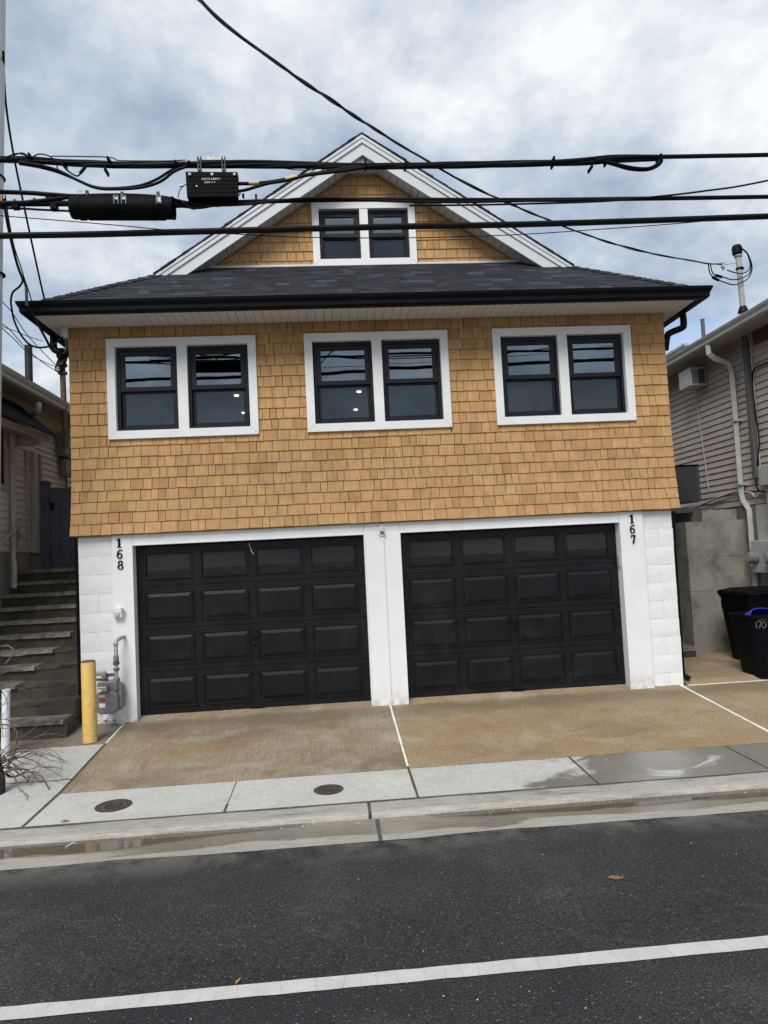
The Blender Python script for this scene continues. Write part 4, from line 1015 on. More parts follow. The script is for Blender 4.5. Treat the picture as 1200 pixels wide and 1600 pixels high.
# downspout with swan neck
P = [at_x(1107, 540, XGR-.05), at_x(1108, 553, XGR-.05), at_x(1117, 560, XGR+.04), at_x(1138, 567, XR-.12), at_x(1144, 582, XR-.06)]
yv = P[-1].y
P += [Vector((XR-.06, yv, 3.4)), Vector((XR-.06, yv, 2.42)), Vector((XR-.05, yv-.02, 2.3)), Vector((XR-.03, yv-.12, 2.16)), Vector((XR-.04, yv-.14, 2.05)), Vector((XR-.04, yv-.14, .5))]
sq = MB(); sq.tube(P, .052, 4); ob('downspout', sq, 'lightgrey', NR, bevel=.006)
for z in (3.55, 2.55): ob('strap', MB().box(XR-.12, XR-.001, yv-.07, yv+.07, z, z+.03), 'lightgrey', NR)
# conduits
pc = at_x(1172, 620, XR-.03)
ob('conduit', MB().box(XR-.07, XR-.002, pc.y-.045, pc.y+.045, 2.62, 4.80), 'conduit', NR, bevel=.006)
ob('cable_run', MB().tube([(XR-.02, pc.y-.1, 2.5), (XR-.02, pc.y-.1, 4.7)], .011, 6), 'lightgrey', NR)
ob('cable_run', MB().tube(spline([at_x(1203, 565, XR-.03), at_x(1180, 575, XR-.03), at_x(1176, 590, XR-.03), at_x(1180, 640, XR-.03), at_x(1186, 690, XR-.03), at_x(1183, 730, XR-.03), at_x(1181, 752, XR-.03), at_x(1187, 767, XR-.03), at_x(1205, 768, XR-.03)], 6), .011, 6), 'cable', NR, True)
ob('cable_run', MB().tube(spline([at_x(1204, 764, XR-.04), at_x(1190, 768, XR-.04), at_x(1180, 776, XR-.04), at_x(1172, 769, XR-.04), at_x(1150, 770, XR-.03), at_x(1125, 776, XR-.03), at_x(1095, 790, XR-.03), at_x(1060, 798, XR-.03)], 6), .01, 6), 'pebble', NR, True)
ob('cable_run', MB().tube(spline([at_x(1205, 768, XR-.05), at_x(1160, 768, XR-.03), at_x(1130, 775, XR-.04), at_x(1100, 788, XR-.04), at_x(1060, 805, XR-.04)], 6), .011, 6), 'cable', NR, True)
vb = at_x(1190, 515, XR-.02); ob('vent_hole', MB().box(XR-.03, XR-.0165, vb.y-.4, vb.y+.22, vb.z-.17, vb.z+.16), 'brick', NR, bevel=.03)
ob('foundation_panel', MB().box(XR-.012, XR+.011, -1.2, yv-.25, -.2, zsR-.01), 'grey', NR)
ob('foundation_panel', MB().box(XR-.03, XR-.0125, yv-.62, yv-.28, 1.5, zsR-.02), 'lightgrey', NR)
# electrical boxes
a = at_x(1186, 730, XR-.15)
t = thing('electrical_box', (XR, a.y-.2, 2.5), 'pale grey electrical box below the dark conduit on right wall', 'electrical box')
ob('box', MB().box(XR-.16, XR-.018, a.y-.45, a.y+.02, at_x(1190, 759, XR-.15).z, at_x(1190, 728, XR-.15).z), 'lightgrey', t, bevel=.01)
for dx in (.05, .2): ob('conduit', MB().tube([(XR-.08, a.y-dx, at_x(1190, 759, XR-.15).z), (XR-.08, a.y-dx, 1.78)], .02, 8), 'rust' if dx > .1 else 'galv', t, True)
ob('red_clamp', MB().box(XR-.12, XR-.04, a.y-.27, a.y-.13, 2.14, 2.24), 'red', t, bevel=.01)
a = at_x(1172, 845, XR-.16); b = at_x(1172, 905, XR-.16)
t = thing('meter_socket', (XR, a.y-.3, b.z), 'grey twin meter socket on the right wall above the dark bins', 'meter socket')
ob('box', MB().box(XR-.16, XR-.018, a.y-.75, a.y, b.z+.1, a.z), 'lightgrey', t, bevel=.012)
for dy in (.12, .55):
    q = MB().lathe([(.095, 0), (.095, .05), (.085, .06), (.085, .11), (.07, .125)], seg=22).xf(Matrix.Translation((XR-.16, a.y-dy, (a.z+b.z)/2+.04)) @ Matrix.Rotation(R(-90), 4, 'Y')); ob('meter', q, 'grey', t, True)
    q = MB().lathe([(.06, 0), (.06, .004)], seg=18).xf(Matrix.Translation((XR-.286, a.y-dy, (a.z+b.z)/2+.04)) @ Matrix.Rotation(R(-90), 4, 'Y')); ob('dial_face', q, 'galv', t)
# window air conditioner high on the right wall
a = at_x(1062, 600, XR); b = at_x(1096, 590, XR)
q0 = at_x(1080, 592, XR-.18)
t = thing('window_air_conditioner', (XR, q0.y, q0.z-.2), 'pale window air conditioner jutting from the right wall under the eave', 'air conditioner')
ob('case', MB().box(XR-.30, XR-.018, q0.y-.2, q0.y+.2, q0.z-.16, q0.z+.15), 'lightgrey', t, bevel=.01)
for i in range(7): ob('louvre', MB().box(XR-.28, XR-.17, q0.y-.209, q0.y-.202, q0.z-.12+i*.035, q0.z-.105+i*.035), 'conduit', t)
ob('side_grille', MB().box(XR-.16, XR-.05, q0.y-.212, q0.y-.203, q0.z-.13, q0.z+.12), 'dark', t); ob('cord', MB().tube([(XR-.02, q0.y+.2, q0.z-.2), (XR-.02, q0.y+.1, q0.z-1.0), (XR-.02, q0.y, q0.z-1.9)], .008, 6), 'lightgrey', t)
# condenser on shelf
cyy = 2.7
a = at_y(1052, 727, cyy); b = at_y(1090, 727, cyy); c = at_y(1070, 785, cyy)
t = thing('condenser_unit', (b.x-.3, cyy, c.z), 'dark ribbed air conditioner condenser on a shelf behind the house corner', 'air conditioner')
cx0, cx1 = b.x-.72, b.x
ob('body', MB().box(cx0+.01, cx1-.01, cyy+.01, cyy+.6, c.z, a.z-.03), 'acgrey', t); ob('top', MB().box(cx0-.01, cx1+.012, cyy-.015, cyy+.62, a.z-.029, a.z+.0), 'plastic', t, bevel=.012)
x = cx0
while x < cx1: ob('rib', MB().box(x, x+.02, cyy-.004, cyy+.009, c.z+.02, a.z-.03), 'acgrey', t); x += .034
yy = cyy
while yy < cyy+.55: ob('rib', MB().box(cx0-.008, cx0+.009, yy, yy+.02, c.z+.02, a.z-.03), 'plastic', t); yy += .055
s0 = at_y(1115, 793, 2.45)
t = thing('shelf', (s0.x-.6, 2.5, s0.z-.1), 'dark metal shelf carrying the condenser above the concrete wall', 'shelf')
ob('top', MB().box(7.35, s0.x, 2.4, 3.4, s0.z-.07, s0.z+.0), 'gateblue', t, bevel=.006); ob('support', MB().box(8.3, 8.4, 2.5, 2.6, 2.0, s0.z-.071), 'conduit', t); ob('support', MB().box(s0.x-.25, s0.x-.05, 2.5, 3.3, 2.0, s0.z-.071), 'dark', t)
# concrete terrace wall
x0 = at_y(1071, 815, 2.0).x
t = thing('terrace_wall', (x0+.5, 2.2, 0), 'stained concrete retaining wall between the house and the right neighbour', 'wall')
zc = [-.1, .42, .95, 1.47, 2.02]
for i, (za, zb2) in enumerate(zip(zc, zc[1:])): ob('course', rough_box(x0, XR+.01, 2.0+.004*(i % 2), 7, za+.001, zb2-.001, .005, 14), 'wallconc', t)
ob('kerb_stone', rough_box(x0+.35, XR-.05, 2.15, 6, 2.02, 2.2, .006, 8), 'wallconc', t)
p = at_z(1078, 1028, 0)
t = thing('concrete_step', (p.x, p.y, 0), 'low mossy concrete step at the foot of the concrete wall', 'step')
ob('tread', rough_box(7.45, p.x+.12, p.y, p.y+.7, .1, .16, .008, 6), 'tread', t); ob('riser', rough_box(7.46, p.x+.11, p.y+.02, p.y+.7, -.05, .099, .008, 6), 'riser', t)
# service mast right + weatherhead
ym = at_x(1155, 478, XGR-.02).y+.35
p0 = at_y(1161, 482, ym); p1 = at_y(1153, 397, ym)
t = thing('service_mast', tuple(p0), 'tall grey service mast with weatherhead on the right neighbour roof', 'service mast')
ob('pipe', MB().tube([p0-Vector((0, 0, .4)), p1], .04, 14), 'mastgrey', t, True); ob('boot', MB().lathe([(.08, -.06), (.05, .03)], p0.x, p0.y, 14, p0.z), 'blackmetal', t, True)
ob('weatherhead', MB().lathe([(.05, -.02), (.07, .0), (.075, .09), (.06, .13), (.02, .15)], p1.x-.01, p1.y, 16, p1.z), 'blackmetal', t, True); ob('collar', MB().lathe([(.055, -.045), (.06, -.03), (.05, -.01)], p1.x, p1.y, 14, p1.z), 'mastgrey', t, True)
q = at_y(1156, 420, ym); ob('clamp', MB().lathe([(.055, -.015), (.06, 0), (.055, .015)], q.x, q.y, 12, q.z), 'blackmetal', t)
for pts in ([(1152, 384), (1166, 394), (1172, 412), (1170, 422), (1160, 427), (1148, 426), (1136, 422)], [(1153, 384), (1168, 396), (1174, 416), (1170, 428), (1158, 435), (1144, 437), (1130, 433), (1119, 431), (1113, 425), (1110, 414)], [(1153, 385), (1168, 397), (1175, 416), (1171, 432), (1160, 441), (1146, 445), (1132, 441), (1117, 435), (1109, 426), (1107, 413)]):
    ob('lead', MB().tube(spline(pxline(pts, ym-.07), 6), .0085, 6), 'cable', t, True)
for pts in ([(1118, 430), (1128, 433)], [(1113, 433), (1123, 438)]): ob('splice', MB().tube(pxline(pts, ym-.07), .022, 8), 'plastic', t, True)
ob('wedge_clamp', MB().tube(pxline([(1128, 415), (1132, 421)], ym-.08), .025, 6), 'galv', t); ob('guy_hook', MB().tube(spline(pxline([(1125, 413), (1130, 410), (1134, 413), (1142, 412), (1151, 411)], ym-.04), 5), .006, 6), 'galv', t, True)
p0 = at_x(1099, 520, XGR+.5); p1 = at_y(1097, 499, p0.y)
t = thing('vent_pipe', tuple(p0), 'thin grey vent pipe poking above the right neighbour roof edge', 'vent pipe'); ob('pipe', MB().lathe([(.032, -.5), (.032, p1.z-p0.z)], seg=14), 'conduit', t, True, local=True); ob('rim', MB().lathe([(.036, p1.z-p0.z-.02), (.036, p1.z-p0.z+.004)], seg=14), 'conduit', t, True, local=True)
# ------------------------------------------------------------------ bins
def rbin(t, w0, d0, w1, d1, h, r, m, ribs=True):
    def rr(w, d, z, rad):
        return [(x, y, z) for x, y in rounded(w, d, rad, 4)]
    lv = [(w0, d0, 0), (w0*1.01, d0*1.01, .03), (w1*.98, d1*.98, h*.78), (w1, d1, h*.8), (w1, d1, h-.04), (w1+.035, d1+.035, h-.04), (w1+.035, d1+.035, h), (w1-.03, d1-.03, h), (w0-.04, d0-.04, .05)]
    b = MB(); n = None
    for w, d, z in lv:
        ring_ = rr(w, d, z, r); n = len(ring_); b.v += ring_
    for i in range(len(lv)-1):
        for j in range(n): b.f.append((i*n+j, i*n+(j+1) % n, (i+1)*n+(j+1) % n, (i+1)*n+j))
    b.f.append(tuple(range(n-1, -1, -1))); b.f.append(tuple((len(lv)-1)*n+j for j in range(n)))
    return ob('body', b, m, t, True, local=True)
MT['bin'] = mat('navy_black_bin', (.0032, .0036, .0062), .55, var=.3, ns=5, bump=.06, bs=30, spec=.1)
pb_ = at_z(1172, 1064, gz(0)); 
t = thing('trash_bin', (pb_.x+.38, pb_.y+.25, -.03), 'open navy bin with handwriting and a blue lid rim at right edge', 'bin', 'bins by the right wall')
hb = at_y(1160, 963, pb_.y).z+.03
rbin(t, .46, .46, .60, .56, hb, .1, 'bin')
for i in range(5): ob('rib', MB().hexa([(-.18+i*.09, -.238, .05), (-.165+i*.09, -.238, .05), (-.165+i*.09, -.22, .05), (-.18+i*.09, -.22, .05)], [(-.2+i*.1, -.285, hb*.76), (-.185+i*.1, -.285, hb*.76), (-.185+i*.1, -.25, hb*.76), (-.2+i*.1, -.25, hb*.76)]), 'bin', t, local=True)
ldm = MB()
pts = [(-.29+.40*u, -.20+.02*u, hb-.01+.085*math.sqrt(max(0, math.sin(math.pi*u**.62)))) for u in [i/14 for i in range(15)]]
vs_ = []; fs_ = []
for i, pnt in enumerate(pts): vs_ += [pnt, (pnt[0]+.02, pnt[1]+.16, hb-.02), (pnt[0]+.01, pnt[1]+.02, pnt[2]+.012), (pnt[0]+.03, pnt[1]+.18, hb-.005)]
for i in range(14): k = i*4; fs_ += [(k, k+4, k+5, k+1), (k+3, k+7, k+6, k+2), (k+2, k+6, k+4, k)]
ob('inner_tub', ldm.add(vs_, fs_), 'blue', t, True, local=True)
ob('tub_rim', MB().tube([(a[0], a[1]-.004, a[2]+.006) for a in pts]+[(.11, -.17, hb-.02)], .007, 8), 'blue', t, True, local=True)
def stroke(t, pts, r=.0026): ob('handwriting', MB().tube(spline([(x-.06, -.2815, z) for x, z in pts], 4), r, 5), 'chalk', t, local=True)
zt0 = hb-.155
for s_ in ([(-.2, .08), (-.2, 0)], [(-.18, .08), (-.135, .08), (-.165, 0)], [(-.1, .075), (-.125, .05), (-.12, .01), (-.1, 0), (-.075, .03), (-.08, .07), (-.1, .075)],
           [(-.04, 0), (-.04, .075), (.005, .075)], [(-.04, .04), (-.005, .04)], [(.01, .045), (.012, .005), (.035, .005), (.04, .045)], [(.055, .08), (.055, 0)], [(.08, .075), (.08, 0)], [(.065, .05), (.1, .05)], [(.12, .03), (.15, .035), (.135, .05), (.12, .02), (.15, 0)]):
    stroke(t, [(x, zt0+z) for x, z in s_])
x_ = -.16
for s_ in ([(0, 0), (0, .03), (.016, .028), (.0, .014)], [(.03, .016), (.022, .005), (.034, .001), (.036, .018), (.038, 0)], [(.046, .018), (.048, .001), (.058, .002), (.06, .018)], [(.07, .018), (.068, 0), (.08, .014)], [(.088, .012), (.1, .013), (.094, .02), (.086, .008), (.1, .001)], [(.13, 0), (.13, .03), (.15, .022), (.132, .015), (.152, .006), (.13, 0)], [(.165, .016), (.158, .004), (.172, .002), (.172, .018)], [(.184, .03), (.184, 0)], [(.196, .018), (.196, 0), (.206, .016), (.214, 0)], [(.225, .012), (.237, .014), (.228, .019), (.224, .005), (.24, .002)]):
    stroke(t, [(x_+x, zt0+.098+z) for x, z in s_], .002)
pb_ = at_z(1147, 1041, gz(.8))
t = thing('trash_bin', (pb_.x+.62, pb_.y+.35, -.03), 'tall black lidded bin standing behind the navy bin', 'bin', 'bins by the right wall')
hb = at_y(1130, 928, pb_.y).z+.03
rbin(t, .58, .62, .74, .76, hb-.05, .1, 'plastic')
lm = MB(); n = 0
b = MB(); lv = [(.80, .82, hb-.049), (.81, .83, hb-.02), (.79, .81, hb+.0), (.55, .6, hb+.035), (.1, .1, hb+.045)]
for w, d, z in lv: rg_ = [(x, y, z) for x, y in rounded(w, d, min(.1, w*.4), 4)]; n = len(rg_); b.v += rg_
for i in range(len(lv)-1):
    for j in range(n): b.f.append((i*n+j, i*n+(j+1) % n, (i+1)*n+(j+1) % n, (i+1)*n+j))
b.f.append(tuple((len(lv)-1)*n+j for j in range(n)))
ob('lid', b, 'plastic', t, True, local=True); ob('handle', MB().tube([(-.2, -.42, hb-.02), (.2, -.42, hb-.02)], .018, 8), 'plastic', t, True, local=True)
# ------------------------------------------------------------------ pole, cables, boxes on the cables
PY = -1.1
a, b = at_y(8, -40, PY), at_y(-6, 1245, PY); rp = .125
d = (a-b).normalized(); top = a+d*2.2
t = thing('utility_pole', (b.x-rp, PY, gz(PY)), 'pale grey utility pole at the left edge of the picture', 'utility pole')
ob('pole', MB().tube([(b.x-rp, PY, gz(PY)-.05), (a.x-rp, PY, a.z), (top.x-rp, PY, top.z)], [rp*1.02, rp, rp*.97], 24), 'polegrey', t, True)
for py in (277, 428): q = at_y(6, py, PY); ob('band', MB().lathe([(rp+.004, -.006), (rp+.006, 0), (rp+.004, .006)], q.x-rp+.004, PY, 24, q.z), 'blackmetal', t, True)
q = at_y(2, 308, PY-.15); ob('tag', MB().box(q.x-.03, q.x+.012, PY-.16, PY-.14, q.z-.04, q.z+.02), 'tanwood', t)
CY = -2.45
def cable(name, pts, r, label, cat='cable', y0=CY, y1=None, m='cable', group='overhead cables', parent=None, sub=8):
    P = spline(pxline(pts, y0, y1), sub); o = ob(name, MB().tube(P, r, 8), m, parent, True)
    if parent is None: tag(o, label, cat, group)
    return o
cable('overhead_cable', [(-400, 381), (-60, 371), (0, 368.5), (150, 366), (300, 362), (600, 354.5), (800, 351), (1000, 345), (1200, 338), (1500, 328)], .0285, 'thick black cable, lowest of the three big lines crossing the gable')
t = thing('overhead_cable', tuple(at_y(600, 312, CY)), 'middle black cable crossing the gable window top, carrying the long closure', 'cable', 'overhead cables')
for pts, r, y in (([(-300, 297), (0, 300), (78, 304), (125, 307), (190, 305.5), (255, 309), (290, 317), (330, 317.5), (400, 315), (560, 312), (800, 312.5), (1000, 310.5), (1200, 307.5), (1500, 302)], .020, CY),
                  ([(0, 298), (60, 302), (110, 305), (180, 304), (250, 307.5), (300, 318), (345, 321), (400, 318), (460, 311), (520, 309.5), (600, 314), (700, 316), (800, 314.5), (930, 312), (1010, 311)], .011, CY-.03),
                  ([(-300, 322), (0, 317.5), (55, 314.5), (90, 310.5), (117, 307.5), (180, 306.5)], .018, CY-.02), ([(0, 318.5), (50, 318), (112, 318)], .026, CY), ([(-300, 320), (0, 325), (60, 327.5), (114, 330)], .010, CY),
                  ([(270, 321.5), (285, 321), (310, 323), (330, 320)], .022, CY), ([(280, 312), (300, 326), (315, 323), (345, 322)], .008, CY-.04)):
    ob('strand', MB().tube(spline(pxline(pts, y), 8), r, 8), 'cable', t, True)
for px, py in ((24.7, 321.5), (78, 308.5), (85, 323.5)): q = at_y(px, py, CY); ob('spacer', MB().box(q.x-.026, q.x+.026, q.y-.03, q.y+.03, q.z-.028, q.z+.028), 'plastic', t)
for px, py in ((23, 314), (54, 312), (380, 305), (400, 306)): q = at_y(px, py, CY-.02); ob('lashing_clip', MB().box(q.x-.01, q.x+.01, q.y-.01, q.y+.01, q.z-.025, q.z+.012), 'cablegrey', t)
t = thing('overhead_cable', tuple(at_y(600, 256, CY)), 'bundled black cables, topmost line across the gable peak, with slack loops', 'cable', 'overhead cables')
bund = [(-300, 238), (-60, 246), (0, 249), (50, 250), (100, 254), (150, 256), (200, 258), (300, 257.5), (400, 258), (560, 260), (700, 258), (800, 256), (900, 253.5), (960, 249.5), (1034, 246)]
for i in range(6):
    ph = i*1.05; P = [(x, y+3.6*math.sin(ph+x*.011)+(-1.2 if i == 0 else 0)) for x, y in bund]
    if i == 0: P = P[:-1]+[(1034, 245), (1120, 243.5), (1200, 242), (1500, 235)]
    dp = [at_y(x, y, CY+.035*math.cos(ph+x*.011)) for x, y in P]
    ob('strand', MB().tube(spline(dp, 8), .020 if i == 0 else .0125, 8), 'cable', t, True)
for pts, r, y in (([(30, 254), (60, 258), (90, 266), (120, 281), (150, 293.5), (180, 295.5), (220, 293), (250, 284), (272, 268), (292, 260)], .013, CY-.05), ([(30, 256), (60, 261), (90, 269), (118, 280), (148, 292), (180, 294), (218, 290), (245, 280), (268, 266), (290, 259)], .012, CY-.02),
                  ([(945, 253), (965, 259), (985, 264.5), (1010, 265.5), (1026, 260), (1034, 251), (1028, 245), (1000, 244.5), (960, 246.5), (930, 251)], .014, CY-.04), ([(945, 251), (968, 257), (990, 261.5), (1012, 262.5), (1025, 257), (1031, 250)], .010, CY-.07),
                  ([(95, 255), (105, 266), (118, 274.5), (124, 273), (130, 264), (135, 259)], .007, CY-.05), ([(125, 271), (130, 265), (134, 260)], .014, CY-.06), ([(10, 246), (25, 240), (38, 242), (48, 246), (60, 241), (75, 243), (85, 251), (91, 266)], .006, CY-.05), ([(20, 243), (35, 239), (45, 245)], .006, CY-.03),
                  ([(80, 244), (130, 244.6), (168, 245.5), (180, 248.5), (190, 251), (260, 251.5), (290, 250)], .005, CY), ([(430, 259), (450, 264), (480, 266), (500, 263)], .004, CY-.02),
                  ([(372, 287), (400, 286.5), (425, 284), (445, 280.5), (470, 275), (500, 270), (530, 265), (560, 261)], .016, CY-.04), ([(372, 299), (385, 296.5), (400, 292), (420, 286.5), (445, 282.5), (480, 274), (520, 269), (570, 262)], .014, CY-.06), ([(374, 306), (376, 299), (379, 296)], .005, CY-.05)):
    ob('slack_loop', MB().tube(spline(pxline(pts, y), 8), r, 8), 'cable', t, True)
ob('yellow_sleeve', MB().tube(pxline([(446, 281), (465, 276.5)], CY-.05), .024, 10), 'yellowtape', t, True); ob('yellow_sleeve', MB().tube(pxline([(389, 286.5), (405, 286)], CY-.04), .019, 10), 'yellowtape', t, True)
for px, py, h in ((45, 242, .05), (168, 247, .04), (171, 250, .03), (164, 264, .05), (571, 254, .09), (634, 254, .09), (866, 250, .1), (950, 248, .08), (925, 260, .04), (1033, 246, .1), (274, 252, .03), (295, 252, .02), (98, 254, .05)):
    q = at_y(px, py, CY-.06); ob('cable_tie', MB().box(q.x-.008, q.x+.008, q.y-.01, q.y+.1, q.z-h*.36, q.z+h*.36), 'plastic', t, bevel=.002)
cable('thin_wire', [(-300, 312), (0, 337), (100, 345), (200, 353.5), (260, 359), (400, 367.5), (490, 371), (647, 371.5), (800, 367), (933, 358.5), (1067, 348.5), (1200, 335), (1500, 305)], .0045, 'thin dark wire sagging just below the lowest thick cable', 'wire', -2.2)
cable('thin_wire', [(640, 321), (720, 320.5), (800, 319), (933, 315), (1013, 308.5), (1100, 298.5), (1200, 282), (1500, 215)], .009, 'wire rising to the right edge from the middle overhead cable', 'wire', CY-.04)
# twisted service drop
base = spline(pxline([(200, -110), (312, 0), (350, 36), (400, 75), (450, 111), (500, 145), (560, 185), (600, 211), (660, 247), (700, 271), (760, 302), (800, 320), (860, 345), (900, 361), (950, 378), (1000, 392), (1050, 402), (1090, 409), (1108, 412), (1128, 413)], -6.2, ym-.05), 14)
t = thing('service_drop', tuple(base[-1]), 'twisted service wire falling from upper left to the right roof mast', 'wire')
L = 0; prev = base[0]; ss = [[], []]
for i, q in enumerate(base):
    L += (q-prev).length; prev = q
    for k in range(2): ph = L*6.5+1.4*math.sin(L*1.7)+k*math.pi; am = .006+.003*math.sin(L*2.3); ss[k].append(q+Vector((0, math.cos(ph)*am, math.sin(ph)*am)))
ob('strand', MB().tube(ss[0], .010, 6), 'cable', t, True); ob('strand', MB().tube(ss[1], .007, 6), 'cablegrey', t, True)
# wires on the left
cable('service_wire', [(5, 80), (9, 160), (20, 235), (35, 310), (52, 390), (63, 440), (70, 470), (78, 505)], .012, 'black wire running from the pole down behind the left roof corner', 'wire', -1.2, 1.2)
cable('service_wire', [(6, 310), (9, 335), (17, 375), (26, 410), (33, 430), (40, 445), (42, 470), (44, 480), (60, 508), (72, 530), (80, 545), (90, 552), (99, 553), (104, 545), (103, 530)], .014, 'thick wire from the pole draped over the left gutter end', 'wire', -1.28, -.62)
cable('service_wire', [(34, 432), (35, 440), (30, 448), (20, 457), (17, 470), (18, 480), (22, 500), (32, 522), (46, 538), (62, 543), (80, 540), (92, 532), (98, 526)], .011, 'wire looping round the tip of the left gutter to the white box', 'wire', -.95, -.62)
cable('service_wire', [(8, 305), (14, 345), (22, 385), (32, 415), (38, 435), (45, 455), (50, 472), (56, 490)], .007, 'thinner wire beside the thick draped wire at left', 'wire', -1.25, .4)
for i, pts in enumerate(([(-40, 400), (0, 466), (18, 487), (40, 520), (65, 548), (90, 573)], [(-40, 470), (0, 503), (15, 515), (40, 543), (65, 565), (96, 585)], [(-40, 480), (0, 508), (20, 516), (45, 526), (66, 533)], [(-30, 485), (0, 510), (20, 528), (45, 552), (70, 566), (88, 573)])):
    cable('sagging_wire', pts, .006, ['uppermost thin wire sagging to the rusty mast at left', 'lowest thin wire sagging to the rusty mast at left', 'flattest thin wire passing behind the left downspout', 'thin wire between two others sagging to the rusty mast'][i], 'wire', -1.0, 2.95)
ob('turnbuckle', MB().tube(pxline([(41, 449), (42, 478)], -1.05), .016, 8), 'cablegrey', None); bpy.data.objects['turnbuckle']; tag(bpy.data.objects['turnbuckle'], 'grey wire grip hanging above the left gutter end', 'wire grip')
# long splice closure
a, b = at_y(111, 325, CY-.05), at_y(272, 325.5, CY-.05); Lc = (b-a).length; rc = 18.2*6.2/FPX
t = thing('splice_closure', tuple((a+b)/2), 'long black cylindrical splice closure hanging from the middle cable', 'cable closure')
ax = (b-a).normalized(); Mx = Matrix.Translation(a) @ ax.to_track_quat('Z', 'Y').to_matrix().to_4x4()
prof = [(rc*.55, 0), (rc*.86, .004), (rc*.92, .02), (rc*.92, .06), (rc*.95, .065), (rc*.95, .09), (rc*.90, .095), (rc*.93, .13), (rc*1.0, .15), (rc*1.0, Lc*.5-.004), (rc*.985, Lc*.5), (rc*1.0, Lc*.5+.004), (rc*1.0, Lc-.15), (rc*.97, Lc-.13), (rc*.97, Lc-.115), (rc*.92, Lc-.11), (rc*.92, Lc-.02), (rc*.95, Lc-.015), (rc*.95, Lc), (rc*.84, Lc), (rc*.80, Lc-.05)]
ob('shell', MB().lathe(prof, seg=32).xf(Mx), 'plastic', t, True)
for px in (181, 193, 248):
    q = at_y(px, 311.5, CY-.05-rc); ob('latch', MB().tube([(q.x-.018, q.y, q.z+.035), (q.x+.018, q.y, q.z+.035), (q.x+.018, q.y, q.z-.035), (q.x-.018, q.y, q.z-.035), (q.x-.018, q.y, q.z+.035)], .004, 6).box(q.x-.013, q.x+.013, q.y+.005, q.y+.03, q.z-.02, q.z+.03), 'galv', t)
q = at_y(124.5, 301.5, CY-.05); ob('latch', MB().tube([(q.x-.017, q.y, q.z+.018), (q.x+.017, q.y, q.z+.018), (q.x+.017, q.y, q.z-.018), (q.x-.017, q.y, q.z-.018), (q.x-.017, q.y, q.z+.018)], .0025, 6), 'galv', t)
for px in (130, 254): q = at_y(px, 341, CY-.05); ob('foot', MB().box(q.x-.03, q.x+.03, q.y-.03, q.y+.03, q.z-.012, q.z+.02), 'plastic', t, bevel=.008)
for px, py in ((191, 304), (136, 302), (247, 304)): q = at_y(px, py, CY-.05); ob('hanger', MB().box(q.x-.012, q.x+.012, q.y-.012, q.y+.012, q.z-.02, q.z+.022), 'cablegrey', t)
# terminal box
a, b, c, d_ = at_y(291, 271.5, CY-.06), at_y(372, 272, CY-.06), at_y(372, 312, CY-.06), at_y(293.5, 312, CY-.06)
t = thing('terminal_box', tuple((c+d_)/2), 'black rectangular cable terminal box with white lettering under the top bundle', 'terminal box')
Yf = CY-.10
ob('case', MB().prism_y([(d_.x, d_.z), (c.x, c.z), (b.x, b.z), (a.x, a.z)], Yf, CY-.01), 'plastic', t, bevel=.006)
for i in range(6): z = a.z-.02-i*.036; ob('rib', MB().box(a.x+.006+i*.002, b.x-.004, Yf-.003, Yf-.0005, z-.03, z), 'plastic', t)
for px in (296, 331, 366): q = at_y(px, 272, CY-.12); ob('latch', MB().box(q.x-.012, q.x+.012, Yf-.016, Yf+.02, q.z-.008, q.z+.016), 'galv', t, bevel=.003)
for px in (313.5, 351):
    for sx in (-.012, .012): q = at_y(px, 267, CY); ob('hanger', MB().box(q.x+sx-.005, q.x+sx+.005, CY-.06, CY-.03, q.z-.05, q.z+.1), 'cablegrey', t)
    for dz in (-.02, .02): ob('hanger_rung', MB().box(q.x-.008, q.x+.008, CY-.058, CY-.032, q.z+dz-.005, q.z+dz+.005), 'cablegrey', t)
q = at_y(331, 250.5, CY); ob('suspension_bar', MB().box(q.x-.12, q.x+.12, CY-.03, CY-.015, q.z-.012, q.z+.012).box(q.x-.04, q.x-.015, CY-.03, CY-.015, q.z+.0125, q.z+.032).box(q.x+.015, q.x+.04, CY-.03, CY-.015, q.z+.0125, q.z+.032), 'galv', t)
ob('ground_lead', MB().tube(spline(pxline([(291, 288), (286, 291), (281, 297), (279, 304), (278.5, 309)], CY-.08), 6), .004, 6), 'cablegrey', t, True); q = at_y(284, 289.5, CY-.09); ob('ground_clip', MB().box(q.x-.018, q.x+.018, CY-.1, CY-.08, q.z-.01, q.z+.01), 'galv', t)
def text(s_, size, loc, m, parent, nm='lettering', space=1.35):
    cu = bpy.data.curves.new('t', 'FONT'); cu.body = s_; cu.size = size; cu.align_x = 'CENTER'; cu.extrude = .0012; cu.space_character = space; cu.resolution_u = 2
    o = bpy.data.objects.new('t', cu); COL.objects.link(o); bpy.context.view_layer.update()
    me = bpy.data.meshes.new_from_object(o.evaluated_get(bpy.context.evaluated_depsgraph_get())); bpy.data.objects.remove(o)
    me.materials.clear(); me.materials.append(MT[m]); return link(nm, me, parent, loc, (R(90), 0, 0))
cxb = (a.x+b.x)/2
text('A55C28051', .026, (cxb-.005, Yf-.0055, at_y(330, 281.5, Yf).z), 'sticker', t); text('266-11', .026, (cxb-.015, Yf-.0055, at_y(330, 286.5, Yf).z), 'sticker', t)
q = at_y(307.5, 291.3, Yf); ob('rivet', MB().box(q.x-.006, q.x+.006, Yf-.011, Yf-.008, q.z-.005, q.z+.005), 'sticker', t)
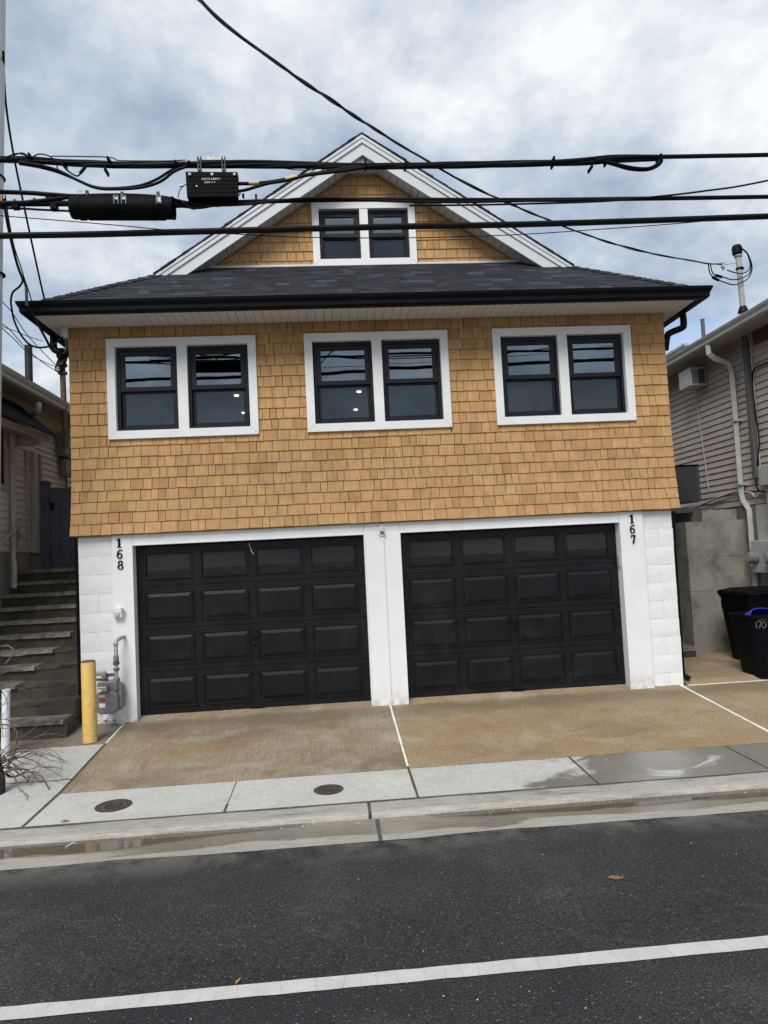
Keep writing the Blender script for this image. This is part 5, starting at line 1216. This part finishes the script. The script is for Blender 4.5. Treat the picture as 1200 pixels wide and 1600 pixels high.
# ------------------------------------------------------------------ small things on the ground
for i, (px, py, lab) in enumerate(((177.5, 1259, 'round rusty utility cover in the leftmost driveway sidewalk slab'), (513.5, 1234, 'round rusty utility cover in the sidewalk left of the centre joint'))):
    p = at_z(px, py, gz(-2.5)); p = at_z(px, py, gz(p.y))
    t = thing('utility_cover', (p.x, p.y, gz(p.y)), lab, 'utility cover', 'utility covers in the sidewalk')
    t.rotation_euler = (math.atan((gz(-2.1)-gz(-2.8))/.7), 0, .3*i); WM[t] = Matrix.Translation(t.location) @ t.rotation_euler.to_matrix().to_4x4()
    rr_ = .133 if i == 0 else .112
    ob('frame', MB().lathe([(rr_+.014, -.02), (rr_+.014, .004), (rr_, .005), (rr_-.004, -.004), (rr_-.01, -.006)], seg=32), 'iron', t, True, local=True)
    ob('seat', MB().lathe([(rr_-.002, -.01), (rr_-.002, .0012)], seg=32), 'jointdark', t, local=True)
    ob('lid', MB().lathe([(rr_-.014, -.01), (rr_-.014, .003), (rr_-.03, .004), (rr_-.034, .001), (.004, .002)], seg=32), 'iron', t, True, local=True)
    for k in range(10): a = k*.628; ob('stud', MB().lathe([(.012, .002), (.010, .007)], .062*math.cos(a), .062*math.sin(a), 8), 'iron', t, local=True)
def leafmesh(l, w, m, curl=.3):
    vs_ = []; fs_ = []; n = 8
    for i in range(n+1):
        u = i/n; ww = w*math.sin(math.pi*min(1, u*1.02))**.7*(1+.25*math.sin(u*23))
        vs_ += [(l*(u-.5), -ww, .004+curl*ww*.6), (l*(u-.5), 0, .004), (l*(u-.5), ww, .004+curl*ww*.6)]
    for i in range(n): k = i*3; fs_ += [(k, k+3, k+4, k+1), (k+1, k+4, k+5, k+2)]
    return MB().add(vs_, fs_)
def onroad(px, py):
    p = at_z(px, py, -.25)
    for _ in range(3): p = at_z(px, py, rz(p.y))
    return p
p = onroad(962, 1373); o = ob('fallen_leaf', leafmesh(.10, .026, 'leaf', .1), 'leaf', loc=(p.x, p.y, p.z+.003), rot=(0, 0, -.25)); tag(o, 'flat brown leaf on the asphalt right of centre', 'leaf')
p = onroad(372, 1535); o = ob('fallen_leaf', leafmesh(.05, .008, 'orange', .5), 'orange', loc=(p.x, p.y, p.z+.003), rot=(0, 0, 1.2)); tag(o, 'small orange leaf sliver at the edge of the white line', 'leaf')
p = at_z(101, 1284, -.21); o = ob('fallen_leaf', leafmesh(.075, .017, 'leaf', .6), 'tanwood', loc=(p.x, p.y, p.z+.003), rot=(0, 0, .15)); tag(o, 'curled tan leaf on the sidewalk below the left utility cover', 'leaf')
a, b = at_z(103, 1324, -.262), at_z(116, 1316, -.262); o = ob('stick', MB().tube([a, b], .006, 6), 'pebble'); tag(o, 'short pale stick lying in the wet gutter at left', 'stick')
grit = MB()
def bit(p, s):
    a = rnd.random()*6; c, q = math.cos(a)*s, math.sin(a)*s; h = s*.7
    grit.add([(p.x-c, p.y-q, p.z), (p.x+q*.7, p.y-c*.7, p.z), (p.x+c, p.y+q, p.z), (p.x-q*.7, p.y+c*.7, p.z), (p.x, p.y, p.z+h)], [(0, 1, 4), (1, 2, 4), (2, 3, 4), (3, 0, 4)])
for px, py in ((187, 1437), (862, 1317), (693, 1556), (1106, 1313), (1080, 1317), (848, 1335), (973, 1369), (972, 1396), (690, 1364), (661, 1486), (1150, 1334), (862, 1331), (660, 1456), (1039, 1319), (870, 1292), (746, 1562), (298, 1592), (560, 1374), (398, 1447), (1000, 1590), (915, 1575), (827, 1549)): bit(onroad(px, py), rnd.uniform(.003, .006))
for _ in range(160): x, y = rnd.uniform(-1, 7), -3.52-abs(rnd.gauss(0, .9)); bit(Vector((x, y, rz(y)+.001)), rnd.uniform(.001, .003))
for _ in range(160): x = rnd.uniform(-.8, 7.5); y = -3.045-abs(rnd.gauss(0, .03)); bit(Vector((x, y, -.2655)), rnd.uniform(.002, .008))
for _ in range(120): x, y = rnd.uniform(.6, 7.1), rnd.uniform(-2.0, -.1); bit(Vector((x, y, gz(y)+.0005)), rnd.uniform(.0015, .005))
tag(ob('grit', grit, 'pebble'), 'scattered pale grit on road, gutter and driveway', 'grit', kind='stuff')
gr = MB(); grit = gr
for _ in range(900): 
    x = rnd.uniform(-2.2, .05); y = rnd.uniform(-.78, -.5); bit(Vector((x, y, gz(y)-.012)), rnd.uniform(.004, .010))
tag(ob('gravel', gr, 'leaf'), 'brown gravel and leaf litter at the foot of the stairs', 'gravel', kind='stuff')
# white post and bare vine at the left edge
p = at_z(8, 1203, gz(-1.2)); hp = at_y(8.5, 1078, p.y).z-p.z; lean = at_y(9.5, 1078, p.y).x-p.x
t = thing('white_post', (p.x, p.y, p.z), 'slim white plastic pipe standing on the sidewalk at left edge', 'post')
ob('pipe', MB().tube([(0, 0, -.02), (lean, 0, hp)], .036, 18), 'white', t, True, local=True); ob('rim', MB().tube([(lean, 0, hp-.01), (lean, 0, hp+.004)], .039, 18), 'white', t, True, local=True)
p = at_z(-3, 1240, gz(-1.95)); V0 = Vector((p.x-.02, p.y, gz(p.y)))
t = thing('bare_vine', tuple(V0), 'leafless tangled vine on a dark stump at the left edge', 'vine')
stp = []
ob('stump', MB().tube([V0+Vector((0, 0, -.03)), V0+Vector((.012, .01, .12)), V0+Vector((-.01, .0, .3)), V0+Vector((-.06, .02, .62)), V0+Vector((-.08, .02, .95))], [.075, .065, .05, .04, .03], 12), 'stump', t, True)
tw = MB()
def grow(p, d, r, n, seg, droop, depth):
    pts = [p.copy()]; rs = [r]
    for i in range(n):
        d = (d+Vector((rnd.gauss(0, .22), rnd.gauss(0, .22), rnd.gauss(0, .22)-droop))).normalized(); p = p+d*seg
        if p.z < gz(p.y)+.008: p.z = gz(p.y)+.008; d.z = abs(d.z)*.2
        if p.x < -1.2 or p.x > .95: break
        pts.append(p.copy()); rs.append(r*(1-.75*(i+1)/n))
        if depth and rnd.random() < .33: grow(p.copy(), (d+Vector((rnd.gauss(0, .7), rnd.gauss(0, .7), rnd.gauss(0, .6)))).normalized(), rs[-1]*.75, max(3, n//2), seg*.8, droop, depth-1)
    if len(pts) > 2: tw.tube(spline(pts, 3), [rs[min(i//3, len(rs)-1)] for i in range(len(spline(pts, 3)))], 5)
for i in range(17): grow(V0+Vector((0, 0, .12+rnd.random()*.18)), Vector((rnd.uniform(.1, 1), rnd.uniform(-.5, .9), rnd.uniform(.1, .8))).normalized(), .0055, 9, .075, .13, 2)
for i in range(15): grow(V0+Vector((-.08, .02, .5+rnd.random()*.5)), Vector((rnd.uniform(-.3, .9), rnd.uniform(-.4, .6), rnd.uniform(-.2, .9))).normalized(), .005, 8, .055, .05, 2)
ob('twigs', tw, 'twig', t, True, kind='stuff')
for pts in ([(0, 1010), (12, 1009), (21, 1016), (17, 1027), (8, 1037)], [(2, 1025), (20, 1025), (38, 1023), (52, 1018)], [(12, 1198), (22, 1180), (27, 1150), (22, 1138), (12, 1133), (0, 1132)], [(6, 1206), (22, 1214), (38, 1208), (55, 1206), (68, 1218), (78, 1236)], [(8, 1208), (14, 1214), (26, 1212), (40, 1204), (30, 1200), (12, 1203), (8, 1208)]):
    ob('long_shoot', MB().tube(spline(pxline(pts, p.y+.1, p.y), 6), .007, 6), 'twig', t, True)
